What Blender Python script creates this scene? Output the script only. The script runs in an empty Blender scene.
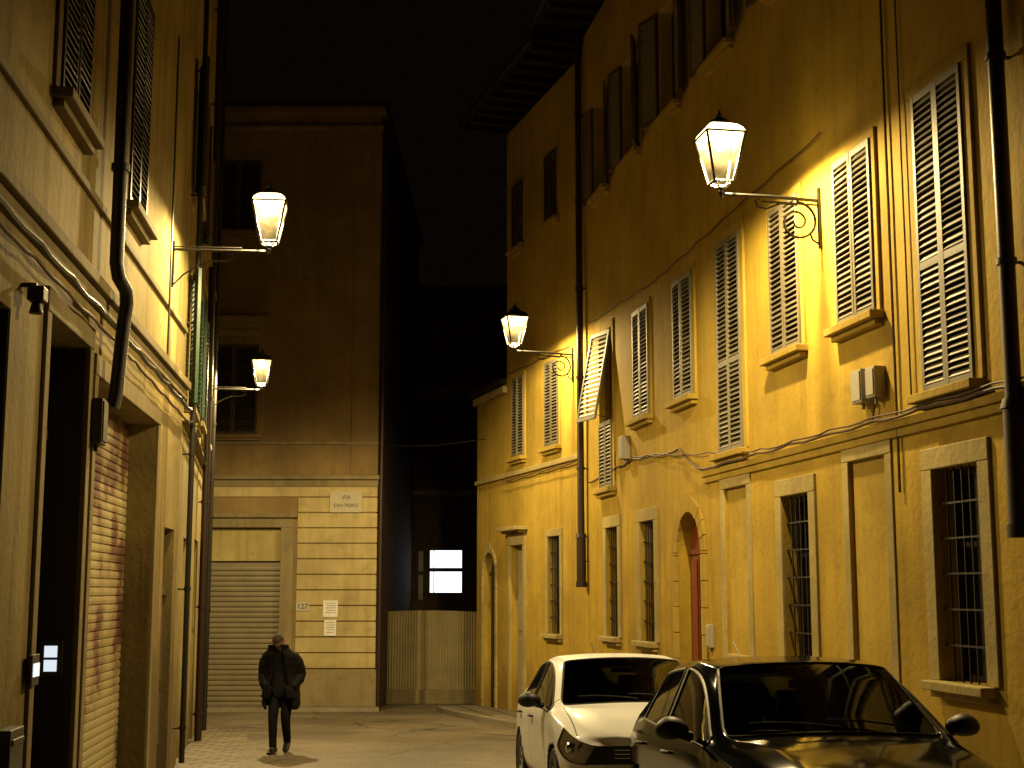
import bpy, bmesh, math, random
from mathutils import Vector, Matrix
random.seed(7)
E = 1.6
SL = -0.0345
def gz(y): return SL*y
scene = bpy.context.scene
COL = scene.collection

# ------------------------------------------------------------------ materials
def newmat(name):
    m = bpy.data.materials.new(name); m.use_nodes = True
    nt = m.node_tree
    b = nt.nodes.get('Principled BSDF')
    return m, nt, b
def N(nt, t, **kw):
    n = nt.nodes.new(t)
    for k, v in kw.items():
        if k in n.inputs.keys(): n.inputs[k].default_value = v
        else: setattr(n, k, v)
    return n
def c4(c): return (c[0], c[1], c[2], 1)
def simple(name, col, rough=.6, metal=0, var=.25, scale=8, bump=.1, coat=0, bscale=40):
    m, nt, b = newmat(name)
    L = nt.links.new
    tc = N(nt, 'ShaderNodeTexCoord')
    n1 = N(nt, 'ShaderNodeTexNoise'); n1.inputs['Scale'].default_value = scale; n1.inputs['Detail'].default_value = 6
    L(tc.outputs['Object'], n1.inputs['Vector'])
    mx = N(nt, 'ShaderNodeMix', data_type='RGBA')
    mx.inputs[6].default_value = c4([c*(1-var) for c in col]); mx.inputs[7].default_value = c4([min(1, c*(1+var)) for c in col])
    L(n1.outputs['Fac'], mx.inputs[0]); L(mx.outputs[2], b.inputs['Base Color'])
    b.inputs['Roughness'].default_value = rough; b.inputs['Metallic'].default_value = metal
    if coat: b.inputs['Coat Weight'].default_value = coat; b.inputs['Coat Roughness'].default_value = .04
    if bump:
        n2 = N(nt, 'ShaderNodeTexNoise'); n2.inputs['Scale'].default_value = bscale; n2.inputs['Detail'].default_value = 4
        L(tc.outputs['Object'], n2.inputs['Vector'])
        bp = N(nt, 'ShaderNodeBump'); bp.inputs['Strength'].default_value = bump; bp.inputs['Distance'].default_value = .01
        L(n2.outputs['Fac'], bp.inputs['Height']); L(bp.outputs['Normal'], b.inputs['Normal'])
    return m
def plaster(name, col, stain=(.10, .07, .03), amt=.55, zdirt=1.2, off=0.0):
    m, nt, b = newmat(name); L = nt.links.new
    tc = N(nt, 'ShaderNodeTexCoord')
    mp = N(nt, 'ShaderNodeMapping'); mp.inputs['Location'].default_value = (off, off, off)
    L(tc.outputs['Object'], mp.inputs['Vector'])
    a = N(nt, 'ShaderNodeTexNoise'); a.inputs['Scale'].default_value = .7; a.inputs['Detail'].default_value = 9; a.inputs['Roughness'].default_value = .62
    L(mp.outputs[0], a.inputs['Vector'])
    mp2 = N(nt, 'ShaderNodeMapping'); mp2.inputs['Scale'].default_value = (3.2, 3.2, .22); L(mp.outputs[0], mp2.inputs['Vector'])
    s = N(nt, 'ShaderNodeTexNoise'); s.inputs['Scale'].default_value = 1.6; s.inputs['Detail'].default_value = 7; s.inputs['Roughness'].default_value = .6
    L(mp2.outputs[0], s.inputs['Vector'])
    r1 = N(nt, 'ShaderNodeMapRange'); r1.inputs[1].default_value = .36; r1.inputs[2].default_value = .66; L(a.outputs['Fac'], r1.inputs[0])
    m1 = N(nt, 'ShaderNodeMix', data_type='RGBA')
    m1.inputs[6].default_value = c4(col); m1.inputs[7].default_value = c4([c*.66 for c in col]); L(r1.outputs[0], m1.inputs[0])
    r2 = N(nt, 'ShaderNodeMapRange'); r2.inputs[1].default_value = .48; r2.inputs[2].default_value = .78; r2.inputs[4].default_value = amt; L(s.outputs['Fac'], r2.inputs[0])
    m2 = N(nt, 'ShaderNodeMix', data_type='RGBA'); L(r2.outputs[0], m2.inputs[0]); L(m1.outputs[2], m2.inputs[6]); m2.inputs[7].default_value = c4(stain)
    sx = N(nt, 'ShaderNodeSeparateXYZ'); L(tc.outputs['Object'], sx.inputs[0])
    ad = N(nt, 'ShaderNodeMath', operation='MULTIPLY_ADD'); L(a.outputs['Fac'], ad.inputs[0]); ad.inputs[1].default_value = -2.2; L(sx.outputs['Z'], ad.inputs[2])
    r3 = N(nt, 'ShaderNodeMapRange'); r3.inputs[1].default_value = zdirt-2.0; r3.inputs[2].default_value = zdirt-.9; r3.inputs[3].default_value = .6; r3.inputs[4].default_value = 0; L(ad.outputs[0], r3.inputs[0])
    m3 = N(nt, 'ShaderNodeMix', data_type='RGBA'); L(r3.outputs[0], m3.inputs[0]); L(m2.outputs[2], m3.inputs[6]); m3.inputs[7].default_value = c4(stain)
    v = N(nt, 'ShaderNodeTexNoise'); v.inputs['Scale'].default_value = 4.5; v.inputs['Detail'].default_value = 10; L(mp.outputs[0], v.inputs['Vector'])
    r4 = N(nt, 'ShaderNodeMapRange'); r4.inputs[1].default_value = .6; r4.inputs[2].default_value = .68; r4.inputs[4].default_value = .4; L(v.outputs['Fac'], r4.inputs[0])
    m4 = N(nt, 'ShaderNodeMix', data_type='RGBA'); L(r4.outputs[0], m4.inputs[0]); L(m3.outputs[2], m4.inputs[6]); m4.inputs[7].default_value = c4([c*.5 for c in col])
    L(m4.outputs[2], b.inputs['Base Color'])
    b.inputs['Roughness'].default_value = .88; b.inputs['Specular IOR Level'].default_value = .2
    f = N(nt, 'ShaderNodeTexNoise'); f.inputs['Scale'].default_value = 14; f.inputs['Detail'].default_value = 8; L(mp.outputs[0], f.inputs['Vector'])
    sm = N(nt, 'ShaderNodeMath', operation='ADD'); L(f.outputs['Fac'], sm.inputs[0]); L(a.outputs['Fac'], sm.inputs[1])
    bp = N(nt, 'ShaderNodeBump'); bp.inputs['Strength'].default_value = .3; bp.inputs['Distance'].default_value = .025
    L(sm.outputs[0], bp.inputs['Height']); L(bp.outputs['Normal'], b.inputs['Normal'])
    return m
def rusty(name):
    m, nt, b = newmat(name); L = nt.links.new
    tc = N(nt, 'ShaderNodeTexCoord')
    a = N(nt, 'ShaderNodeTexNoise'); a.inputs['Scale'].default_value = 1.1; a.inputs['Detail'].default_value = 9; a.inputs['Roughness'].default_value = .6; L(tc.outputs['Object'], a.inputs['Vector'])
    sx = N(nt, 'ShaderNodeSeparateXYZ'); L(tc.outputs['Object'], sx.inputs[0])
    ad = N(nt, 'ShaderNodeMath', operation='MULTIPLY_ADD'); L(sx.outputs['Z'], ad.inputs[0]); ad.inputs[1].default_value = -.045; L(a.outputs['Fac'], ad.inputs[2])
    cr = N(nt, 'ShaderNodeValToRGB'); L(ad.outputs[0], cr.inputs[0])
    e = cr.color_ramp.elements
    e[0].position = .28; e[0].color = (.07, .03, .018, 1); e[1].position = .50; e[1].color = (.34, .29, .15, 1)
    x = cr.color_ramp.elements.new(.37); x.color = (.13, .06, .035, 1)
    x = cr.color_ramp.elements.new(.42); x.color = (.26, .20, .10, 1)
    L(cr.outputs[0], b.inputs['Base Color']); b.inputs['Roughness'].default_value = .6
    return m
def asphalt(name, c1, c2, rough=.62):
    m, nt, b = newmat(name); L = nt.links.new
    tc = N(nt, 'ShaderNodeTexCoord')
    a = N(nt, 'ShaderNodeTexNoise'); a.inputs['Scale'].default_value = .55; a.inputs['Detail'].default_value = 10; a.inputs['Roughness'].default_value = .65; L(tc.outputs['Object'], a.inputs['Vector'])
    r = N(nt, 'ShaderNodeMapRange'); r.inputs[1].default_value = .4; r.inputs[2].default_value = .62; L(a.outputs['Fac'], r.inputs[0])
    mx = N(nt, 'ShaderNodeMix', data_type='RGBA'); mx.inputs[6].default_value = c4(c1); mx.inputs[7].default_value = c4(c2); L(r.outputs[0], mx.inputs[0])
    f = N(nt, 'ShaderNodeTexNoise'); f.inputs['Scale'].default_value = 30; f.inputs['Detail'].default_value = 6; L(tc.outputs['Object'], f.inputs['Vector'])
    r2 = N(nt, 'ShaderNodeMapRange'); r2.inputs[1].default_value = .3; r2.inputs[2].default_value = .7; r2.inputs[3].default_value = .45; r2.inputs[4].default_value = 1.4; L(f.outputs['Fac'], r2.inputs[0])
    mu = N(nt, 'ShaderNodeMix', data_type='RGBA', blend_type='MULTIPLY'); mu.inputs[0].default_value = 1; L(mx.outputs[2], mu.inputs[6]); L(r2.outputs[0], mu.inputs[7])
    v = N(nt, 'ShaderNodeTexVoronoi', feature='DISTANCE_TO_EDGE'); v.inputs['Scale'].default_value = .45
    wn = N(nt, 'ShaderNodeTexNoise'); wn.inputs['Scale'].default_value = 2.5; wn.inputs['Detail'].default_value = 6; L(tc.outputs['Object'], wn.inputs['Vector'])
    vm = N(nt, 'ShaderNodeMix', data_type='RGBA'); vm.inputs[0].default_value = .22; L(tc.outputs['Object'], vm.inputs[6]); L(wn.outputs['Color'], vm.inputs[7]); L(vm.outputs[2], v.inputs['Vector'])
    r3 = N(nt, 'ShaderNodeMapRange'); r3.inputs[1].default_value = .0; r3.inputs[2].default_value = .014; r3.inputs[3].default_value = .3; r3.inputs[4].default_value = 1; L(v.outputs['Distance'], r3.inputs[0])
    mu2 = N(nt, 'ShaderNodeMix', data_type='RGBA', blend_type='MULTIPLY'); mu2.inputs[0].default_value = 1; L(mu.outputs[2], mu2.inputs[6]); L(r3.outputs[0], mu2.inputs[7])
    L(mu2.outputs[2], b.inputs['Base Color'])
    r4 = N(nt, 'ShaderNodeMapRange'); r4.inputs[3].default_value = rough-.22; r4.inputs[4].default_value = rough+.2; L(a.outputs['Fac'], r4.inputs[0]); L(r4.outputs[0], b.inputs['Roughness'])
    bp = N(nt, 'ShaderNodeBump'); bp.inputs['Strength'].default_value = .8; bp.inputs['Distance'].default_value = .02
    L(f.outputs['Fac'], bp.inputs['Height']); L(bp.outputs['Normal'], b.inputs['Normal'])
    return m
def pavers(name, c1, c2, bw=.5, bh=.28, rot=0):
    m, nt, b = newmat(name); L = nt.links.new
    tc = N(nt, 'ShaderNodeTexCoord')
    mp = N(nt, 'ShaderNodeMapping'); mp.inputs['Rotation'].default_value = (0, 0, rot); L(tc.outputs['Object'], mp.inputs['Vector'])
    br = N(nt, 'ShaderNodeTexBrick'); L(mp.outputs[0], br.inputs['Vector'])
    br.inputs['Color1'].default_value = c4(c1); br.inputs['Color2'].default_value = c4(c2); br.inputs['Mortar'].default_value = (.012, .010, .008, 1)
    br.inputs['Scale'].default_value = 1; br.inputs['Mortar Size'].default_value = .02; br.inputs['Brick Width'].default_value = bw; br.inputs['Row Height'].default_value = bh
    n = N(nt, 'ShaderNodeTexNoise'); n.inputs['Scale'].default_value = 5; n.inputs['Detail'].default_value = 8; L(tc.outputs['Object'], n.inputs['Vector'])
    r = N(nt, 'ShaderNodeMapRange'); r.inputs[3].default_value = .5; r.inputs[4].default_value = 1.4; L(n.outputs['Fac'], r.inputs[0])
    mu = N(nt, 'ShaderNodeMix', data_type='RGBA', blend_type='MULTIPLY'); mu.inputs[0].default_value = 1; L(br.outputs['Color'], mu.inputs[6]); L(r.outputs[0], mu.inputs[7])
    L(mu.outputs[2], b.inputs['Base Color']); b.inputs['Roughness'].default_value = .6
    bp = N(nt, 'ShaderNodeBump'); bp.inputs['Strength'].default_value = .8; bp.inputs['Distance'].default_value = .015; bp.invert = True
    L(br.outputs['Fac'], bp.inputs['Height']); L(bp.outputs['Normal'], b.inputs['Normal'])
    return m
def emis(name, col, s):
    m, nt, b = newmat(name)
    b.inputs['Base Color'].default_value = c4(col); b.inputs['Emission Color'].default_value = c4(col); b.inputs['Emission Strength'].default_value = s
    return m
def lampglass():
    m, nt, b = newmat('lantern_glass'); L = nt.links.new
    nt.nodes.remove(b)
    out = nt.nodes['Material Output']
    t = N(nt, 'ShaderNodeBsdfTransparent'); t.inputs[0].default_value = (1, .97, .9, 1)
    e = N(nt, 'ShaderNodeEmission'); e.inputs[0].default_value = (1, .68, .22, 1)
    tc = N(nt, 'ShaderNodeTexCoord'); sx = N(nt, 'ShaderNodeSeparateXYZ'); L(tc.outputs['Object'], sx.inputs[0])
    r = N(nt, 'ShaderNodeMapRange'); r.inputs[1].default_value = .10; r.inputs[2].default_value = .62; r.inputs[3].default_value = .0; r.inputs[4].default_value = 1; L(sx.outputs['Z'], r.inputs[0])
    pw = N(nt, 'ShaderNodeMath', operation='POWER'); L(r.outputs[0], pw.inputs[0]); pw.inputs[1].default_value = 2.6
    ma = N(nt, 'ShaderNodeMath', operation='MULTIPLY_ADD'); L(pw.outputs[0], ma.inputs[0]); ma.inputs[1].default_value = 16; ma.inputs[2].default_value = .8
    n = N(nt, 'ShaderNodeTexNoise'); n.inputs['Scale'].default_value = 6; n.inputs['Detail'].default_value = 4; L(tc.outputs['Object'], n.inputs['Vector'])
    nr = N(nt, 'ShaderNodeMapRange'); nr.inputs[1].default_value = .35; nr.inputs[2].default_value = .65; nr.inputs[3].default_value = .4; nr.inputs[4].default_value = 1.5; L(n.outputs['Fac'], nr.inputs[0])
    mm = N(nt, 'ShaderNodeMath', operation='MULTIPLY'); L(ma.outputs[0], mm.inputs[0]); L(nr.outputs[0], mm.inputs[1]); L(mm.outputs[0], e.inputs[1])
    mx = N(nt, 'ShaderNodeMixShader'); mx.inputs[0].default_value = .28
    L(t.outputs[0], mx.inputs[1]); L(e.outputs[0], mx.inputs[2]); L(mx.outputs[0], out.inputs[0])
    return m
def carglass(name='car_glass', tint=(.30, .33, .32)):
    m, nt, b = newmat(name); L = nt.links.new
    nt.nodes.remove(b); out = nt.nodes['Material Output']
    t = N(nt, 'ShaderNodeBsdfTransparent'); t.inputs[0].default_value = c4(tint)
    g = N(nt, 'ShaderNodeBsdfGlossy'); g.inputs['Roughness'].default_value = .03
    fr = N(nt, 'ShaderNodeFresnel'); fr.inputs[0].default_value = 1.5
    mx = N(nt, 'ShaderNodeMixShader'); L(fr.outputs[0], mx.inputs[0]); L(t.outputs[0], mx.inputs[1]); L(g.outputs[0], mx.inputs[2]); L(mx.outputs[0], out.inputs[0])
    return m
def carpaint(name, col, rough, seams, spec=.3, croug=.03, coat=1):
    m, nt, b = newmat(name); L = nt.links.new
    tc = N(nt, 'ShaderNodeTexCoord'); sx = N(nt, 'ShaderNodeSeparateXYZ'); L(tc.outputs['Object'], sx.inputs[0])
    prev = None
    ax = N(nt, 'ShaderNodeMath', operation='ABSOLUTE'); L(sx.outputs['X'], ax.inputs[0])
    side = N(nt, 'ShaderNodeMath', operation='GREATER_THAN'); L(ax.outputs[0], side.inputs[0]); side.inputs[1].default_value = .72
    for s in seams:
        c = N(nt, 'ShaderNodeMath', operation='COMPARE'); L(sx.outputs['Y'], c.inputs[0]); c.inputs[1].default_value = s; c.inputs[2].default_value = .006
        if prev is None: prev = c
        else:
            a = N(nt, 'ShaderNodeMath', operation='MAXIMUM'); L(prev.outputs[0], a.inputs[0]); L(c.outputs[0], a.inputs[1]); prev = a
    mu = N(nt, 'ShaderNodeMath', operation='MULTIPLY'); L(prev.outputs[0], mu.inputs[0]); L(side.outputs[0], mu.inputs[1])
    h1 = N(nt, 'ShaderNodeMath', operation='COMPARE'); L(ax.outputs[0], h1.inputs[0]); h1.inputs[1].default_value = .715; h1.inputs[2].default_value = .005
    y1 = N(nt, 'ShaderNodeMath', operation='LESS_THAN'); L(sx.outputs['Y'], y1.inputs[0]); y1.inputs[1].default_value = 1.1-2.03
    z1 = N(nt, 'ShaderNodeMath', operation='GREATER_THAN'); L(sx.outputs['Z'], z1.inputs[0]); z1.inputs[1].default_value = .74
    hm = N(nt, 'ShaderNodeMath', operation='MULTIPLY'); L(h1.outputs[0], hm.inputs[0]); L(y1.outputs[0], hm.inputs[1])
    hm2 = N(nt, 'ShaderNodeMath', operation='MULTIPLY'); L(hm.outputs[0], hm2.inputs[0]); L(z1.outputs[0], hm2.inputs[1])
    al = N(nt, 'ShaderNodeMath', operation='MAXIMUM'); L(mu.outputs[0], al.inputs[0]); L(hm2.outputs[0], al.inputs[1])
    n = N(nt, 'ShaderNodeTexNoise'); n.inputs['Scale'].default_value = 3; n.inputs['Detail'].default_value = 8; L(tc.outputs['Object'], n.inputs['Vector'])
    d = N(nt, 'ShaderNodeMix', data_type='RGBA'); d.inputs[6].default_value = c4(col); d.inputs[7].default_value = c4([c*.85 for c in col]); L(n.outputs['Fac'], d.inputs[0])
    mx = N(nt, 'ShaderNodeMix', data_type='RGBA'); L(al.outputs[0], mx.inputs[0]); L(d.outputs[2], mx.inputs[6]); mx.inputs[7].default_value = (.004, .004, .004, 1)
    L(mx.outputs[2], b.inputs['Base Color'])
    b.inputs['Roughness'].default_value = rough; b.inputs['Specular IOR Level'].default_value = spec
    b.inputs['Coat Weight'].default_value = coat; b.inputs['Coat Roughness'].default_value = croug
    return m

M = {}
M['yellow'] = plaster('yellow_plaster', (.45, .305, .040), stain=(.18, .10, .02), amt=.5, zdirt=.3)
M['yellowp'] = plaster('yellow_plaster_panel', (.44, .305, .05), stain=(.18, .11, .02), amt=.45, zdirt=-9, off=17)
M['yellow2'] = plaster('ochre_plaster', (.44, .30, .047), stain=(.17, .10, .02), amt=.45, zdirt=.2, off=11)
M['beige'] = plaster('beige_plaster', (.30, .235, .09), stain=(.07, .045, .02), amt=.85, zdirt=1.4, off=3)
M['beige2'] = plaster('pale_plaster', (.37, .30, .12), stain=(.09, .06, .02), amt=.5, zdirt=.6, off=23)
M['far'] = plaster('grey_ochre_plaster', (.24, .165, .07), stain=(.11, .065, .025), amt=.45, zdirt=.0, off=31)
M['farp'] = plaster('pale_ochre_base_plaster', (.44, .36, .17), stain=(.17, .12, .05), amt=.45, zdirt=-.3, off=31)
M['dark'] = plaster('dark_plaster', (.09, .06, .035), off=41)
M['stone'] = plaster('stone_trim', (.40, .32, .13), stain=(.14, .10, .04), amt=.5, zdirt=-4, off=5)
M['stone2'] = plaster('grey_stone_trim', (.23, .185, .095), stain=(.07, .05, .03), amt=.5, zdirt=-4, off=8)
M['shut'] = simple('grey_shutter_paint', (.15, .13, .08), .6, var=.35, scale=5, bump=.2)
M['shutm'] = simple('faded_brown_shutter_paint', (.075, .05, .028), .6, var=.3)
M['shutd'] = simple('dark_shutter_paint', (.022, .016, .010), .5, var=.3)
M['shutf'] = simple('brown_shutter_paint', (.055, .038, .02), .6, var=.3)
M['shutg'] = simple('green_shutter_paint', (.008, .045, .016), .5, var=.3)
M['shutl'] = simple('pale_shutter_paint', (.26, .23, .15), .6, var=.3)
M['iron'] = simple('dark_iron', (.012, .010, .008), .5, .2, var=.3, bump=.3)
M['pane'] = simple('dark_pane', (.006, .006, .006), .12, bump=0)
M['wood'] = simple('red_brown_wood', (.19, .038, .014), .4, var=.5, scale=14)
M['woodd'] = simple('dark_wood', (.014, .008, .005), .5, var=.4, scale=12)
M['copper'] = simple('brown_downpipe', (.025, .011, .007), .5, .2, var=.35)
M['cable'] = simple('brown_cable', (.08, .04, .02), .7, bump=0)
M['rust'] = rusty('rusty_paint')
M['roller'] = simple('roller_shutter_metal', (.18, .15, .09), .5, .1, var=.25, scale=2.5)
M['box'] = simple('grey_plastic', (.34, .31, .24), .5, var=.12)
M['boxd'] = simple('dark_grey_plastic', (.035, .033, .028), .5, var=.2)
M['marble'] = simple('marble_plaque', (.31, .27, .17), .5, var=.12)
M['ink'] = simple('black_ink', (.02, .02, .02), .6, bump=0)
M['asph'] = asphalt('asphalt_worn', (.10, .08, .052), (.18, .145, .095))
M['gnd'] = asphalt('ground_asphalt', (.05, .042, .035), (.07, .06, .045), .75)
M['pave'] = pavers('stone_pavement', (.14, .115, .08), (.19, .16, .11), .9, .45, math.radians(80))
M['strip'] = pavers('stone_strip', (.15, .12, .08), (.23, .185, .12), .42, .22, math.radians(10))
M['kerb'] = simple('kerb_stone', (.20, .17, .12), .7, var=.35, scale=3, bump=.4)
M['tile'] = simple('roof_tile', (.02, .011, .007), .8)
M['fence'] = simple('corrugated_sheet', (.40, .34, .19), .6, 0, var=.3, scale=2)
M['lglass'] = lampglass()
M['bulb'] = emis('bulb_glow', (1, .84, .48), 45)
M['skirt'] = emis('bloom_glow_skirt', (1, .80, .38), 5)  # lens bloom painted as emission on the lantern's iron shade
M['cglass'] = carglass()
M['hglass'] = carglass('clear_lens', (.95, .95, .95))
M['trim'] = simple('black_trim', (.008, .008, .008), .5, bump=.05)
M['rub'] = simple('tyre_rubber', (.012, .012, .012), .85)
M['chrome'] = simple('bright_metal', (.75, .75, .75), .15, 1, var=.1, bump=0)
M['refl'] = simple('headlight_housing', (.85, .85, .82), .4, 0, var=.15, scale=22, bump=0)
M['alloy'] = simple('alloy_rim', (.35, .35, .35), .3, .9, bump=0)
M['tail'] = simple('red_lens', (.25, .01, .01), .15, coat=1, bump=0)
M['cloth'] = simple('grey_seat_fabric', (.04, .04, .04), .9)
M['litpane'] = emis('lit_pane', (.92, .97, 1.0), 1.9)
M['litlabel'] = emis('lit_nameplate', (.8, .9, 1.0), .9)
M['plate'] = simple('number_plate', (.6, .6, .58), .4, bump=0)

# ------------------------------------------------------------------ mesh builder
class MB:
    def __init__(s): s.v = []; s.f = []; s.m = []
    def add(s, vs, fs, mi=0, X=None):
        o = len(s.v)
        for p in vs:
            p = Vector(p)
            if X is not None: p = X @ p
            s.v.append(tuple(p))
        for f in fs: s.f.append([o+i for i in f]); s.m.append(mi)
        return s
    def box(s, x0, x1, y0, y1, z0, z1, mi=0, X=None):
        return s.add([(x0,y0,z0),(x1,y0,z0),(x1,y1,z0),(x0,y1,z0),(x0,y0,z1),(x1,y0,z1),(x1,y1,z1),(x0,y1,z1)],
              [(0,3,2,1),(4,5,6,7),(0,1,5,4),(1,2,6,5),(2,3,7,6),(3,0,4,7)], mi, X)
    def cyl(s, p0, p1, r0, r1=None, n=10, mi=0, X=None):
        if r1 is None: r1 = r0
        p0 = Vector(p0); p1 = Vector(p1); d = (p1-p0)
        if d.length < 1e-6: return s
        q = d.to_track_quat('Z', 'Y').to_matrix()
        vs = []
        for p, r in ((p0, r0), (p1, r1)):
            for i in range(n):
                a = 2*math.pi*i/n; vs.append(p+q@Vector((math.cos(a)*r, math.sin(a)*r, 0)))
        fs = [(i, (i+1) % n, n+(i+1) % n, n+i) for i in range(n)]+[tuple(range(n-1, -1, -1)), tuple(range(n, 2*n))]
        return s.add(vs, fs, mi, X)
    def tube(s, pts, r, n=8, mi=0, X=None):
        pts = [Vector(p) for p in pts]; vs = []; k = len(pts)
        up = None
        for i, p in enumerate(pts):
            d = (pts[min(i+1, k-1)]-pts[max(i-1, 0)]).normalized()
            if up is None:
                up = Vector((0, 0, 1)) if abs(d.z) < .9 else Vector((1, 0, 0))
            a = d.cross(up)
            if a.length < 1e-4: a = d.cross(Vector((0, 1, 0)))
            a.normalize(); b = d.cross(a).normalized(); up = b if b.dot(up) > 0 else -b
            rr = r[i] if isinstance(r, (list, tuple)) else r
            for j in range(n):
                t = 2*math.pi*j/n; vs.append(p+a*math.cos(t)*rr+up*math.sin(t)*rr)
        fs = []
        for i in range(k-1):
            for j in range(n): fs.append((i*n+j, i*n+(j+1) % n, (i+1)*n+(j+1) % n, (i+1)*n+j))
        fs += [tuple(range(n)), tuple(range((k-1)*n, k*n))]
        return s.add(vs, fs, mi, X)
    def rev(s, prof, n=16, c=(0, 0, 0), mi=0, X=None, a0=0, sq=1.0):
        vs = []
        for r, z in prof:
            for i in range(n):
                a = a0+2*math.pi*i/n; vs.append((c[0]+math.cos(a)*r, c[1]+math.sin(a)*r*sq, c[2]+z))
        fs = []
        for k in range(len(prof)-1):
            for i in range(n): fs.append((k*n+i, k*n+(i+1) % n, (k+1)*n+(i+1) % n, (k+1)*n+i))
        fs += [tuple(range(n)), tuple(range((len(prof)-1)*n, len(prof)*n))]
        return s.add(vs, fs, mi, X)
    def mesh(s, name, mats, smooth=False, recalc=True):
        me = bpy.data.meshes.new(name); me.from_pydata(s.v, [], s.f)
        if not isinstance(mats, (list, tuple)): mats = [mats]
        for m in mats: me.materials.append(m)
        for p, i in zip(me.polygons, s.m): p.material_index = i
        if recalc:
            bm = bmesh.new(); bm.from_mesh(me); bmesh.ops.recalc_face_normals(bm, faces=bm.faces); bm.to_mesh(me); bm.free()
        if smooth:
            me.shade_smooth(); me.set_sharp_from_angle(angle=math.radians(38))
        me.update(); return me
def add(name, me, parent=None, loc=(0, 0, 0), rot=(0, 0, 0), scale=None, bevel=0, **props):
    o = bpy.data.objects.new(name, me); COL.objects.link(o)
    o.location = loc; o.rotation_euler = rot
    if scale: o.scale = scale
    if parent: o.parent = parent
    if bevel:
        b = o.modifiers.new('b', 'BEVEL'); b.width = bevel; b.segments = 2; b.limit_method = 'ANGLE'
    for k, v in props.items(): o[k] = v
    return o
def empty(name, loc=(0, 0, 0), rot=(0, 0, 0), **props):
    return add(name, None, None, loc, rot, **props)

# ------------------------------------------------------------------ facade pieces
def wall_mesh(L, z0, z1, ops, T, mat, arches=(), name='wall', side=None):
    mb = MB()
    xs = sorted(set([0, L]+[v for o in ops for v in (o[0], o[1])]))
    zs = sorted(set([z0, z1]+[v for o in ops for v in (o[2], o[3])]))
    def inside(x, z): return any(o[0] < x < o[1] and o[2] < z < o[3] for o in ops)
    for i in range(len(xs)-1):
        for j in range(len(zs)-1):
            if not inside((xs[i]+xs[i+1])/2, (zs[j]+zs[j+1])/2):
                mb.add([(xs[i], 0, zs[j]), (xs[i+1], 0, zs[j]), (xs[i+1], 0, zs[j+1]), (xs[i], 0, zs[j+1])], [(3, 2, 1, 0)])
    for o in ops:
        x0, x1, a, b, d = o
        mb.add([(x0,0,a),(x0,0,b),(x0,-d,b),(x0,-d,a)], [(0,1,2,3)])
        mb.add([(x1,0,a),(x1,0,b),(x1,-d,b),(x1,-d,a)], [(3,2,1,0)])
        mb.add([(x0,0,b),(x1,0,b),(x1,-d,b),(x0,-d,b)], [(0,1,2,3)])
        mb.add([(x0,0,a),(x1,0,a),(x1,-d,a),(x0,-d,a)], [(3,2,1,0)])
    for (cx, r, ztop, d) in arches:
        n = 10
        for sgn in (1, -1):
            pts = [(cx+sgn*r*math.cos(t*math.pi/2/n), ztop-r+r*math.sin(t*math.pi/2/n)) for t in range(n+1)]
            for k in range(n):
                mb.add([(cx+sgn*r, 0, ztop), (pts[k][0], 0, pts[k][1]), (pts[k+1][0], 0, pts[k+1][1])], [(0, 1, 2) if sgn < 0 else (2, 1, 0)])
                mb.add([(pts[k][0], 0, pts[k][1]), (pts[k+1][0], 0, pts[k+1][1]), (pts[k+1][0], -d, pts[k+1][1]), (pts[k][0], -d, pts[k][1])], [(0, 1, 2, 3)])
    si = 1 if side else 0
    mb.add([(0,0,z0),(0,0,z1),(0,-T,z1),(0,-T,z0)], [(0,1,2,3)], si)
    mb.add([(L,0,z0),(L,0,z1),(L,-T,z1),(L,-T,z0)], [(3,2,1,0)], si)
    mb.add([(0,-T,z0),(L,-T,z0),(L,-T,z1),(0,-T,z1)], [(0,1,2,3)], si)
    mb.add([(0,0,z1),(L,0,z1),(L,-T,z1),(0,-T,z1)], [(3,2,1,0)])
    return mb.mesh(name, [mat, side] if side else mat, recalc=False)
_c = {}
def shutter_mesh(w, h, sgn, split, mat):
    k = ('sh', round(w, 3), round(h, 3), sgn, split, mat)
    if k in _c: return _c[k]
    mb = MB(); t = .02; st = .05
    def bx(x0, x1, y0, y1, z0, z1): mb.box(min(x0*sgn, x1*sgn), max(x0*sgn, x1*sgn), y0, y1, z0, z1)
    bx(.004, st, -t, t, 0, h); bx(w-st, w-.004, -t, t, 0, h)
    rails = [0, h-.07] + ([h*split-.04] if split else [])
    for r in rails: bx(st, w-st, -t+.002, t-.002, r, r+.07)
    segs = [(.07, h-.07)] if not split else [(.07, h*split-.04), (h*split+.03, h-.07)]
    for a, b in segs:
        n = max(1, int((b-a)/.062)); dz = (b-a)/n
        for i in range(n):
            z = a+dz*(i+.5); dd = math.radians(50+random.uniform(-8, 8))
            X = Matrix.Translation((0, 0, z)) @ Matrix.Rotation(-dd, 4, 'X')
            mb.box(min(st*sgn, (w-st)*sgn), max(st*sgn, (w-st)*sgn), -.030, .030, -.005, .005, 0, X)
    me = mb.mesh('shutter', M[mat]); _c[k] = me; return me
def pane_mesh(w, h, d):
    k = ('pane', round(w, 3), round(h, 3), d)
    if k in _c: return _c[k]
    mb = MB(); mb.box(-w/2-.03, w/2+.03, -d-.03, -d, -.03, h+.03, 0)
    for x0, x1 in ((-w/2, -w/2+.06), (w/2-.06, w/2), (-.035, .035)): mb.box(x0, x1, -d, -d+.04, 0, h, 1)
    for z in (0, h*.62, h-.06): mb.box(-w/2+.002, w/2-.002, -d+.001, -d+.035, z, z+.055, 1)
    me = mb.mesh('window', [M['pane'], M['woodd']]); _c[k] = me; return me
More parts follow.
